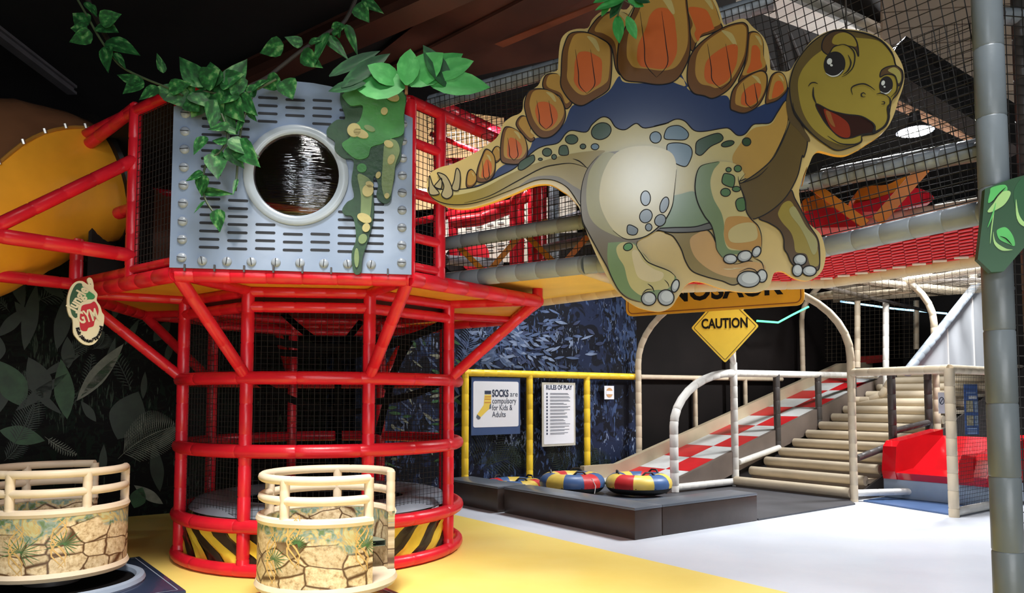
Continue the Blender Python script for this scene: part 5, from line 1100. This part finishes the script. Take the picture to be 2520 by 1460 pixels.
# blue banner and white notice on the fence
def bn(px0, px1, y0, y1, Y, name, label, col):
    cc = atY((px0+px1)/2, (y0+y1)/2, Y); w_ = (atY(px1, y0, Y)-atY(px0, y0, Y)).x; h_ = (atY(px0, y0, Y)-atY(px0, y1, Y)).z
    t = thing(name, label, 'notice', cc-UP*h_/2); hx_ = Vector((.97, .24, 0)); n_ = Vector((.24, -.97, 0))
    b = MB(); b.prism([cc+hx_*x*w_/2+UP*y*h_/2 for x, y in ((-1, -1), (1, -1), (1, 1), (-1, 1))], -n_*.012); b.build('board', col, t, False)
    return t, cc+n_*.002, w_, h_, hx_, n_
t, c, w_, h_, hx_, n_ = bn(2371, 2411, 946, 1070, 10.1, 'blue_banner', 'tall blue banner with photographs hung on the fence net', mat('banner_blue', rgb(72, 100, 156), .45, .15, 9))
for x, y, sx, sy, m in ((-.13, .06, .5, .22, 'photo_tan'), (-.13, -.22, .5, .2, 'photo_tan'), (.32, .05, .24, .22, 'photo_grey'), (.32, -.22, .24, .2, 'photo_grey'), (.1, .24, .6, .06, 'photo_white')):
    mm = mat(m, {'photo_tan': rgb(176, 168, 140), 'photo_grey': rgb(150, 168, 190), 'photo_white': rgb(220, 226, 236)}[m], .5, .4, 40)
    b = MB(); b.flat([c+hx_*(x*w_+a*sx*w_/2)+UP*(y*h_+d*sy*h_/2) for a, d in ((-1, -1), (1, -1), (1, 1), (-1, 1))], n_); b.build('printed_photo', mm, t, False)
for y in (-.38, -.43, -.47, .33):
    b = MB(); b.flat([c+hx_*(a*w_*.36)+UP*(y*h_+d*.01) for a, d in ((-1, -1), (1, -1), (1, 1), (-1, 1))], n_); b.build('small_print', mat('pale_blue_ink', rgb(150, 176, 216), .5, 0), t, False)
t, c, w_, h_, hx_, n_ = bn(2309, 2326, 966, 1018, 10.6, 'white_notice', 'narrow white notice behind the fence post at the stairs', WHITEP)
b = MB(); ribbon(b, [c+hx_*p[0]+UP*(p[1]+h_*.1) for p in ell((0, 0), w_*.4, w_*.5, 0, 14)], .012, n_, True); b.build('icon_ring', NAVYT, t, False)
b = MB(); ribbon(b, [c+hx_*(-w_*.25)+UP*h_*.0, c+hx_*(w_*.25)+UP*h_*.2], .012, n_, False, False); b.build('icon_bar', NAVYT, t, False)
# ---------------------------------------------------------------- round club logo sign under the gantry
LG = thing('logo_sign', 'cream cut-out logo sign hanging below the gantry at the left', 'sign', atY(212, 850, 5.9))
A = Art(atY(212, 770, 5.9), (math.cos(math.radians(40)), math.sin(math.radians(40)), 0), (0, 0, 1), LG)
c3 = lambda L: [(x/3.244, 550+y/3.244) for x, y in L]
CREAM = mat('logo_cream', rgb(226, 216, 184), .4, .05, 4)
q = [A.pt(p) for p in c3([(535, 620), (545, 560), (570, 500), (610, 465), (660, 462), (705, 490), (695, 450), (712, 432), (735, 445), (748, 490), (750, 525), (778, 565), (772, 615), (800, 660), (815, 710), (832, 740), (825, 820), (800, 900), (760, 955), (715, 973), (660, 960), (615, 920), (585, 870), (580, 770), (555, 740), (538, 690)])]
b = MB(); b.prism(crom(q, 4), -A.n*.03); b.build('board', CREAM, LG)
A.region('green_patch', c3([(555, 620), (575, 540), (610, 485), (650, 480), (660, 505), (700, 540), (755, 575), (745, 605), (690, 610), (640, 640), (620, 690), (620, 740), (600, 755), (570, 720)]), mat('logo_green', rgb(44, 84, 52), .4, .1, 6), 2)
A.region('green_flash', c3([(650, 505), (690, 530), (752, 572), (745, 600), (690, 608), (660, 600)]), mat('logo_green2', rgb(52, 140, 84), .4, .1, 6), 3)
A.region('red_patch', c3([(645, 690), (660, 655), (720, 640), (755, 625), (785, 680), (780, 735), (755, 780), (745, 820), (705, 835), (690, 860), (645, 850), (635, 780)]), mat('logo_red', rgb(186, 24, 40), .4, .1, 6), 3)
def logo_text(txt, p, ang, size, m, lay, wd_=None):
    P = A.lift(A.pt(p), .001*lay); r = A.h*math.cos(ang)+UP*math.sin(ang); u = -A.h*math.sin(ang)+UP*math.cos(ang)
    if r.cross(u).dot(A.n) < 0: r = -r
    put_text('lettering', txt, size, P, r, u, m, LG, .004, width=wd_)
logo_text('Jungle', c3([(622, 600)])[0], math.radians(62), .10, CREAM, 5, .21); logo_text('GYM', c3([(700, 745)])[0], math.radians(18), .13, CREAM, 5, .14)
for i, ch in enumerate('Kids Adventure Playground'):
    if ch == ' ': continue
    a = math.radians(198+(i/24)*150); cxp, cyp = c3([(712, 800)])[0]
    logo_text(ch, (cxp+math.cos(a)*30, cyp-math.sin(a)*43), a+math.pi/2-math.pi*0, .027, INK, 4)
tube('hanger', [A.pt((222, 700)), zv(V0, 2.45)], .006, DKGREY, LG, 5, 0)
# ---------------------------------------------------------------- ivy and leaves
def leaf_mesh(kind):
    mb = MB()
    prof = {'ivy': [(0, .02), (.06, .30), (.18, .50), (.38, .50), (.6, .36), (.8, .18), (.93, .06), (1, .0)],
            'long': [(0, .05), (.12, .28), (.3, .45), (.5, .5), (.7, .40), (.86, .22), (1, .0)]}[kind]
    vs = []; fs = []
    for t, w_ in prof:
        z = -.10*t*t; f_ = .16*w_
        vs += [(-w_, t, z+f_), (-w_*.5, t, z+f_*.55), (0, t, z), (w_*.5, t, z+f_*.55), (w_, t, z+f_)]
    for i in range(len(prof)-1):
        for j in range(4): fs.append((i*5+j, i*5+j+1, i*5+j+6, i*5+j+5))
    mb.add(vs, fs); return mb
def leaf_mat(name, dark, light, pale):
    m = mat(name, dark, .5, 0, spec=.25); nt = m.node_tree; bs = nt.nodes['Principled BSDF']
    tc = nt.nodes.new('ShaderNodeTexCoord'); n = nt.nodes.new('ShaderNodeTexNoise'); n.inputs['Scale'].default_value = 3.5; n.inputs['Detail'].default_value = 3
    oi = nt.nodes.new('ShaderNodeObjectInfo'); ad = nt.nodes.new('ShaderNodeVectorMath'); ad.operation = 'ADD'
    nt.links.new(tc.outputs['Object'], ad.inputs[0]); nt.links.new(oi.outputs['Random'], ad.inputs[1]); nt.links.new(ad.outputs[0], n.inputs['Vector'])
    r = nt.nodes.new('ShaderNodeValToRGB'); e = r.color_ramp.elements
    e[0].position = .42; e[0].color = dark; e[1].position = .56; e[1].color = light; x = e.new(.68); x.color = pale
    nt.links.new(n.outputs['Fac'], r.inputs['Fac']); nt.links.new(r.outputs['Color'], bs.inputs['Base Color'])
    return m
IVY = leaf_mat('ivy_leaf', rgb(28, 66, 34), rgb(40, 100, 48), rgb(96, 138, 84)); BIGL = leaf_mat('big_leaf', rgb(52, 132, 62), rgb(60, 142, 70), rgb(74, 152, 80)); DARKL = leaf_mat('dark_leaf', rgb(22, 60, 34), rgb(28, 70, 40), rgb(40, 90, 50))
me_ivy = leaf_mesh('ivy').mesh('leaf', IVY, True); me_big = leaf_mesh('long').mesh('leaf', BIGL, True); me_dark = leaf_mesh('long').mesh('leaf', DARKL, True)
STEM = mat('vine_stem', rgb(60, 74, 48), .6, .2, 8); TWIG = mat('dark_branch', rgb(30, 24, 20), .7, .2, 8)
def put_leaf(me, b0, t0, wpx, Y, parent, tilt=None):
    tilt = random.uniform(-.5, .5) if tilt is None else tilt
    p = atY(b0[0], b0[1], Y+random.uniform(-.03, .03)); q = atY(t0[0], t0[1], Y+random.uniform(-.08, .05))
    y = (q-p); L = y.length; y.normalize(); nrm = Vector((0, -1, .15)); nrm = (nrm-y*nrm.dot(y)).normalized()
    nrm = Quaternion(y, tilt) @ nrm; x = y.cross(nrm).normalized(); W = wpx/F_PX*Y
    o = bpy.data.objects.new('leaf', me); COL.objects.link(o); o.parent = parent; o.matrix_parent_inverse = Matrix.Translation(-parent.location)
    M = Matrix.Identity(4)
    for i in range(3): M[i][0] = x[i]*W; M[i][1] = y[i]*L; M[i][2] = nrm[i]*L*.5; M[i][3] = p[i]
    o.matrix_basis = M
    return o
random.seed(11)
def vine(label, stem, Y, leaves, r=.008, me=me_ivy, m=None, name='ivy_vine', tilt=None):
    t = thing(name, label, 'vine', atY(stem[0][0], stem[0][1], Y))
    pts = crom([atY(x, y, Y) for x, y in stem], 4, False)
    tube('stem', pts, r, m or STEM, t, 6, 0)
    for L in leaves: put_leaf(me, L[0], L[1], L[2], Y-.02, t, tilt)
    return t
vine('ivy vine climbing to the ceiling at the upper left', [(180, -20), (215, 40), (240, 85), (270, 130), (300, 165), (360, 195), (410, 215), (450, 235)], 5.25,
     [((218, 62), (176, 30), 46), ((215, 70), (172, 68), 40), ((228, 84), (168, 103), 42), ((245, 52), (298, 34), 44), ((240, 62), (292, 78), 52), ((262, 100), (346, 134), 58), ((262, 112), (264, 178), 38), ((282, 130), (310, 168), 20), ((210, 5), (238, 40), 18), ((345, 205), (285, 182), 30), ((352, 195), (300, 230), 46), ((390, 215), (340, 245), 40), ((402, 180), (386, 128), 22), ((415, 218), (470, 205), 40)])
vine('dark branch with ivy slanting down to the top of the porthole panel', [(890, -40), (850, 50), (800, 85), (735, 130), (690, 165), (650, 195), (590, 220), (520, 235), (440, 240), (380, 225)], 5.35,
     [((698, 110), (637, 130), 50), ((745, 110), (700, 90), 30), ((742, 130), (792, 166), 44), ((800, 88), (858, 145), 34), ((806, 80), (770, 160), 40), ((815, 75), (852, 62), 36), ((852, 60), (882, 138), 26), ((878, 10), (908, 55), 44), ((890, 0), (946, 32), 42), ((760, 105), (800, 95), 26), ((830, 90), (838, 60), 30), ((700, 195), (720, 245), 54), ((690, 195), (640, 215), 44)], .014, me_ivy, TWIG)
vine('thick ivy bunch draped over the left end of the panel', [(440, 240), (500, 225), (560, 235), (620, 225), (680, 195)], 5.30,
     [((500, 215), (440, 135), 62), ((520, 220), (515, 150), 80), ((560, 215), (608, 142), 56), ((480, 230), (420, 205), 56), ((540, 205), (600, 180), 60), ((470, 235), (400, 245), 50), ((460, 245), (490, 275), 46), ((520, 235), (545, 300), 70), ((560, 240), (600, 300), 60), ((590, 235), (632, 285), 44), ((500, 240), (470, 290), 50), ((550, 230), (500, 200), 60), ((600, 225), (560, 190), 56), ((620, 220), (660, 195), 40), ((540, 250), (580, 320), 50), ((495, 205), (540, 170), 64), ((580, 220), (540, 255), 60), ((610, 235), (632, 205), 36), ((430, 235), (380, 215), 46), ((475, 225), (520, 265), 60), ((530, 245), (520, 320), 44)])
vine('ivy strand hanging down the left side of the porthole panel', [(545, 280), (560, 330), (545, 370), (510, 400), (500, 440), (505, 490), (530, 530), (540, 560)], 5.27,
     [((565, 310), (510, 318), 26), ((585, 330), (520, 300), 24), ((505, 335), (475, 380), 36), ((560, 345), (640, 385), 50), ((580, 350), (638, 410), 56), ((560, 360), (600, 415), 44), ((530, 375), (535, 440), 56), ((545, 370), (515, 420), 40), ((500, 425), (455, 445), 26), ((500, 430), (495, 485), 48), ((495, 470), (575, 478), 22), ((505, 495), (475, 525), 10), ((535, 515), (540, 572), 40), ((560, 350), (520, 345), 24)])
vine('ivy sprig hanging on the upper middle of the panel', [(620, 240), (600, 290), (590, 340), (585, 400), (580, 470)], 5.29,
     [((610, 270), (632, 300), 20), ((588, 340), (560, 372), 26), ((584, 440), (572, 480), 12), ((600, 290), (578, 330), 22)])
vine('dark twig tips at the very top left above the slide', [(205, -30), (225, 20), (250, 70), (290, 140)], 5.4, [((226, 10), (238, 45), 16)], .018, me_ivy, TWIG)
PL = thing('palm_leaf_cluster', 'cluster of broad plain green paper-like leaves above the panel', 'leaves', atY(1000, 212, 5.25))
for b0, t0, w_, dk in (((1000, 212), (866, 205), 78, 0), ((985, 205), (905, 158), 50, 0), ((1000, 210), (1010, 118), 46, 0), ((1004, 210), (1090, 128), 60, 0), ((1010, 212), (1140, 128), 54, 0), ((1050, 200), (1206, 212), 52, 0), ((1060, 190), (1165, 148), 44, 0), ((1108, 218), (1042, 108), 42, 1), ((840, 215), (960, 128), 34, 1), ((810, 188), (935, 122), 26, 1), ((900, 205), (806, 222), 30, 1)):
    put_leaf(me_dark if dk else me_big, b0, t0, w_*1.25, 5.2, PL, .15)
tube('stem', [atY(1000, 232, 5.2), atY(1000, 208, 5.2)], .012, mat('stem_brown', rgb(110, 74, 40), .6, .1), PL, 6, 0)
TL = thing('green_sprig', 'bright green leaf sprig hanging in front of the tallest back plate', 'leaves', atY(1530, 100, 4.7))
for b0, t0, w_, dk in (((1535, 0), (1465, 22), 26, 0), ((1530, 0), (1500, 45), 26, 1), ((1545, 0), (1585, 15), 24, 0), ((1520, 38), (1524, 104), 30, 0), ((1543, 40), (1566, 96), 26, 0), ((1510, -10), (1460, 5), 24, 0), ((1500, 5), (1480, 40), 18, 0), ((1560, -5), (1600, 5), 20, 1)):
    put_leaf(me_dark if dk else me_big, b0, t0, w_, 4.62, TL, .2)
tube('stem', [atY(1530, -60, 4.62), atY(1535, 0, 4.62), atY(1522, 30, 4.62), atY(1520, 40, 4.62)], .006, STEM, TL, 6, 0); tube('stem', [atY(1535, 0, 4.62), atY(1560, 15, 4.62), atY(1545, 42, 4.62)], .004, STEM, TL, 6, 0)
# foliage cut-out hanging in front of the panel
FB = thing('foliage_cutout', 'layered green foliage cut-out hanging on the right of the porthole panel', 'foliage', PP(1.4, 2.46, .06))
cP = lambda L: [(400+x/2.3545, 100+y/2.3545) for x, y in L]
def foli(pts, lo, hi, m, name):
    q = crom([atPlane(x, y, PP(.8, 3, lo), pn) for x, y in cP(pts)], 4)
    b = MB(); b.prism(q, pn*(hi-lo)); return b.build(name, m, FB, False)
FD = mat('foliage_dark', rgb(30, 64, 36), .45, .25, 9, .4, 25); FG = mat('foliage_green', rgb(58, 126, 60), .45, .15, 9, .4, 25); FO = mat('foliage_olive', rgb(112, 132, 84), .45, .12, 9, .4, 25); FT_ = mat('foliage_tan', rgb(176, 164, 108), .45, .12, 9, .4, 25)
foli([(1030, 350), (1050, 270), (1150, 262), (1395, 300), (1402, 420), (1398, 560), (1385, 620), (1380, 690), (1350, 740), (1345, 800), (1330, 860), (1320, 930), (1280, 945), (1240, 905), (1250, 840), (1225, 790), (1222, 880), (1225, 1000), (1210, 1090), (1185, 1180), (1160, 1260), (1150, 1345), (1110, 1348), (1096, 1240), (1122, 1150), (1105, 1030), (1060, 1015), (1042, 985), (1070, 940), (1110, 910), (1095, 820), (1108, 700), (1050, 685), (1000, 640), (1000, 590), (955, 555), (960, 510), (1010, 465), (1060, 455)], .03, .05, FD, 'dark_layer')
foli([(1050, 310), (1090, 270), (1180, 268), (1392, 302), (1398, 440), (1396, 540), (1330, 570), (1270, 600), (1210, 620), (1190, 675), (1130, 690), (1070, 650), (1040, 600), (1090, 560), (1080, 500), (1140, 470), (1160, 380), (1090, 380), (1045, 330)], .05, .062, FG, 'green_layer')
foli([(1290, 590), (1350, 580), (1375, 640), (1350, 720), (1340, 800), (1320, 900), (1290, 915), (1270, 840), (1275, 740)], .05, .062, FO, 'olive_layer')
foli([(1130, 780), (1180, 790), (1215, 830), (1215, 900), (1205, 1010), (1190, 1060), (1150, 1040), (1150, 900)], .05, .06, FO, 'olive_layer'); foli(ell((1155, 740), 28, 26), .05, .06, FG, 'green_dot'); foli(ell((1125, 1260), 14, 56), .05, .06, FO, 'olive_drop'); foli(ell((1160, 1150), 24, 30, .5), .05, .06, FO, 'olive_drop')
for e_ in ((1110, 520, 40, 40), (1150, 540, 46, 24), (1200, 510, 34, 16), (1285, 410, 20, 22), (1330, 325, 44, 26), (1310, 600, 28, 20), (1190, 870, 32, 36), (1170, 1030, 44, 26), (1180, 1085, 22, 26), (1325, 690, 20, 30), (1250, 780, 14, 20), (1300, 900, 14, 16), (1200, 835, 24, 18)):
    foli(ell(e_[:2], e_[2], e_[3], .4, 9), .062, .07, FT_ if e_[1] != 510 else FO, 'tan_patch')
# ---------------------------------------------------------------- spinning cups
def stone_mat():
    m = mat('stone_print', rgb(196, 172, 136), .42, 0); nt = m.node_tree; bs = nt.nodes['Principled BSDF']; N = nt.nodes.new; Lk = nt.links.new
    uv = N('ShaderNodeUVMap'); mp = N('ShaderNodeMapping'); mp.inputs['Scale'].default_value = (1.0, 1.65, 1); Lk(uv.outputs[0], mp.inputs[0])
    nz = N('ShaderNodeTexNoise'); nz.inputs['Scale'].default_value = 4; Lk(mp.outputs[0], nz.inputs['Vector'])
    mv = N('ShaderNodeVectorMath'); mv.operation = 'MULTIPLY_ADD'; mv.inputs[1].default_value = (.10, .10, 0); Lk(nz.outputs['Color'], mv.inputs[0]); Lk(mp.outputs[0], mv.inputs[2])
    v = N('ShaderNodeTexVoronoi'); v.feature = 'DISTANCE_TO_EDGE'; v.inputs['Scale'].default_value = 4.6; v.inputs['Randomness'].default_value = .8; Lk(mv.outputs[0], v.inputs['Vector'])
    v2 = N('ShaderNodeTexVoronoi'); v2.inputs['Scale'].default_value = 4.6; v2.inputs['Randomness'].default_value = .8; Lk(mv.outputs[0], v2.inputs['Vector'])
    gr = N('ShaderNodeTexNoise'); gr.inputs['Scale'].default_value = 26; gr.inputs['Detail'].default_value = 6; gr.inputs['Roughness'].default_value = .7; Lk(uv.outputs[0], gr.inputs['Vector'])
    r1 = N('ShaderNodeValToRGB'); e = r1.color_ramp.elements; e[0].position = .3; e[0].color = rgb(132, 98, 66); e[1].position = .62; e[1].color = rgb(232, 212, 178); x = e.new(.46); x.color = rgb(205, 180, 142); Lk(gr.outputs['Fac'], r1.inputs['Fac'])
    hs = N('ShaderNodeHueSaturation'); mr = N('ShaderNodeMapRange'); mr.inputs[3].default_value = .75; mr.inputs[4].default_value = 1.1; Lk(v2.outputs['Color'], mr.inputs[0]); Lk(mr.outputs[0], hs.inputs['Value']); Lk(r1.outputs[0], hs.inputs['Color'])
    ed = N('ShaderNodeValToRGB'); ed.color_ramp.elements[0].position = .012; ed.color_ramp.elements[1].position = .05; Lk(v.outputs['Distance'], ed.inputs['Fac'])
    mx = N('ShaderNodeMix'); mx.data_type = 'RGBA'; mx.inputs['A'].default_value = rgb(84, 56, 36); Lk(ed.outputs[0], mx.inputs['Factor']); Lk(hs.outputs[0], mx.inputs['B'])
    # printed jungle leaves along the upper edge and in clumps
    lf = N('ShaderNodeTexNoise'); lf.inputs['Scale'].default_value = 9; lf.inputs['Detail'].default_value = 4; lf.inputs['Distortion'].default_value = 2.2; Lk(uv.outputs[0], lf.inputs['Vector'])
    lr = N('ShaderNodeValToRGB'); e = lr.color_ramp.elements; e[0].position = .35; e[0].color = rgb(96, 120, 78); e[1].position = .6; e[1].color = rgb(186, 184, 140); x = e.new(.47); x.color = rgb(140, 156, 150); x = e.new(.53); x.color = rgb(190, 160, 96); Lk(lf.outputs['Fac'], lr.inputs['Fac'])
    cl = N('ShaderNodeTexNoise'); cl.inputs['Scale'].default_value = 2.0; Lk(uv.outputs[0], cl.inputs['Vector'])
    sp = N('ShaderNodeSeparateXYZ'); Lk(uv.outputs[0], sp.inputs[0])
    a1 = N('ShaderNodeMath'); a1.operation = 'MULTIPLY_ADD'; a1.inputs[1].default_value = 1.15; Lk(sp.outputs['Y'], a1.inputs[0]); Lk(cl.outputs['Fac'], a1.inputs[2])
    mk = N('ShaderNodeValToRGB'); mk.color_ramp.elements[0].position = .90; mk.color_ramp.elements[1].position = .95; Lk(a1.outputs[0], mk.inputs['Fac'])
    m2 = N('ShaderNodeMix'); m2.data_type = 'RGBA'; Lk(mk.outputs[0], m2.inputs['Factor']); Lk(mx.outputs['Result'], m2.inputs['A']); Lk(lr.outputs[0], m2.inputs['B']); Lk(m2.outputs['Result'], bs.inputs['Base Color'])
    return m
STONE = stone_mat(); CUPB = mat('cup_tan', rgb(224, 206, 182), .45, .06, 5, .08, 40); SEATM = mat('cup_seat', rgb(122, 132, 116), .5, .1, 5)
FROND = mat('print_frond', rgb(70, 110, 66), .5, .2, 12); ROOTM = mat('print_root', rgb(206, 168, 104), .5, .15, 8)
def cup(loc, R, open0, open1, label, rz=0, matloc=None, posts=5, art=()):
    """open0..open1: angular range of the doorway in degrees (0 = +x, counter-clockwise)"""
    t = thing('spinning_cup', label, 'spinning cup', loc, rz, 'stone print spinning cups')
    z0, z1 = .20, .645; a0 = math.radians(open1); a1 = math.radians(open0)+2*math.pi; n = 48
    mb = MB(); vs = []; fs = []; uvs = []
    rows = [(R, z0), (R, z1), (R-.05, z1), (R-.05, z0)]
    me = None
    for i in range(n+1):
        a = a0+(a1-a0)*i/n
        for r, z in rows: vs.append((r*math.cos(a), r*math.sin(a), z)); uvs.append((a*R, z-z0))
    for i in range(n):
        for q in range(4): j = (q+1) % 4; fs.append((i*4+q, i*4+4+q, i*4+4+j, i*4+j))
    fs.append((3, 2, 1, 0)); fs.append((n*4, n*4+1, n*4+2, n*4+3))
    mb.add(vs, fs); me = mb.mesh('stone_wall', STONE, True); L = me.uv_layers.new(name='UVMap')
    for lp in me.loops: L.data[lp.index].uv = uvs[lp.vertex_index]
    wall = link('stone_wall', me, t, True)
    arc = lambda r, z, b0, b1, k=40: [Vector((r*math.cos(b0+(b1-b0)*i/k), r*math.sin(b0+(b1-b0)*i/k), z)) for i in range(k+1)]
    mb = MB(); mb.tube(arc(R-.02, z1, a0, a1), .034, 8); mb.build('rim', CUPB, t, True, True)
    mb = MB(); mb.lathe([(0, z0-.05), (R+.0, z0-.05), (R+.018, z0-.02), (R+.005, z0+.012), (0, z0+.012)], 40); mb.build('base_disc', CUPB, t, True, True)
    mb = MB(); mb.lathe([(0, .05), (.2, .05), (.2, .09), (.12, .10), (.12, z0-.04)], 20); mb.build('spindle', DKGREY, t, True, True)
    for z in (.795, .935):
        mb = MB(); mb.tube(arc(R-.03, z, a0+.03, a1-.03), .032, 10, seam=.34, depth=.05); mb.build('hand_rail', CUPB, t, True, True)
    for i in range(posts):
        a = a0+.03+(a1-a0-.06)*i/(posts-1); p = Vector(((R-.03)*math.cos(a), (R-.03)*math.sin(a), 0))
        mb = MB(); mb.tube([p+UP*z1, p+UP*.94], .034, 10, seam=.09, depth=.05); mb.build('rail_post', CUPB, t, True, True)
    mb = MB(); mb.lathe([(R-.22, .42), (R-.06, .42), (R-.06, .38), (R-.22, .38), (R-.22, .42)], 30, a0=a0+.1, a1=a1-.1); mb.build('bench', SEATM, t, True, True)
    # printed fronds and twisting roots on the outside of the wall
    for ang, zc, sc in art:
        a = math.radians(ang)
        def W(s, z): b_ = a+s/R; return Vector(((R+.0015)*math.cos(b_), (R+.0015)*math.sin(b_), zc+z))
        mb = MB()
        for k in range(15):
            th = math.radians(-70+k*19); Lh = sc*random.uniform(.8, 1.1)
            pts = [W(math.cos(th)*Lh*s, math.sin(th)*Lh*s*.8) for s in (0, .33, .66, 1)]
            nrm = Vector((math.cos(a), math.sin(a), 0)); ribbon(mb, pts, .006, nrm)
        mb.build('printed_frond', FROND, wall, False, True)
        for ph in (0, 1.2, 2.4):
            mb = MB(); pts = [W(-.03+.05*math.sin(ph+s*.9), -.17+s*.045) for s in range(9)]
            ribbon(mb, pts, .013, Vector((math.cos(a), math.sin(a), 0))); mb.build('printed_root', ROOTM, wall, False, True)
    return t
random.seed(2)
c_r = Vector(((812-1260)/F_PX*5.62, 5.62, 0)); cup(c_r, .495, -38, 18, 'tan railed spinning cup with stone print in front of the red cage', 0, None, 5, ((238, .40, .12), (-45, .48, .10), (-100, .52, .07)))
c_l = Vector(((146-1260)/F_PX*6.05, 6.05, 0)); cup(c_l, .525, 28, 84, 'tan railed spinning cup with stone print at the lower left corner', 0, None, 6, ((-82, .38, .15), (-52, .42, .13), (-115, .5, .08)))
NAVYM = mat('navy_mat', rgb(44, 54, 78), .25, .1, 3, coat=.3)
def spinner_mat(c, hw_, rz, label, ring=True):
    t = thing('spinner_mat', label, 'mat', c, rz, 'square mats under the spinning cups')
    mb = MB(); hole = .22; mb.box((0, 0, .022), hw_*2, hw_*2, .036, bev=.01); mb.build('mat_pad', NAVYM, t, True, True)
    mb = MB()
    for s in (-1, 1):
        for ax in (0, 1):
            p = Vector((s*(hw_-.05), -hw_+.05, .0415)) if ax == 0 else Vector((-hw_+.05, s*(hw_-.05), .0415)); q = Vector((p.x, hw_-.05, .0415)) if ax == 0 else Vector((hw_-.05, p.y, .0415))
            ribbon(mb, [p, q], .008, UP, False, False)
    mb.build('seam_piping', mat('piping_pale', rgb(150, 160, 176), .4, 0), t, False, True)
    if ring:
        mb = MB(); mb.lathe([(.0, .043), (.60, .043)], 40); mb.build('black_well', BLACK, t, True, True)
        mb = MB(); mb.tube([(.61*math.cos(2*math.pi*i/48), .61*math.sin(2*math.pi*i/48), .055) for i in range(48)], .04, 8, True); mb.build('ring_bumper', mat('ring_pad', rgb(140, 154, 174), .4, .08, 5), t, True, True)
spinner_mat((c_l.x+.08, c_l.y-.12, .0045), .78, math.radians(38), 'navy square mat with grey ring under the left spinning cup'); spinner_mat((c_r.x+.02, c_r.y-.1, .0045), .52, math.radians(38), 'navy square mat under the spinning cup by the cage', False)
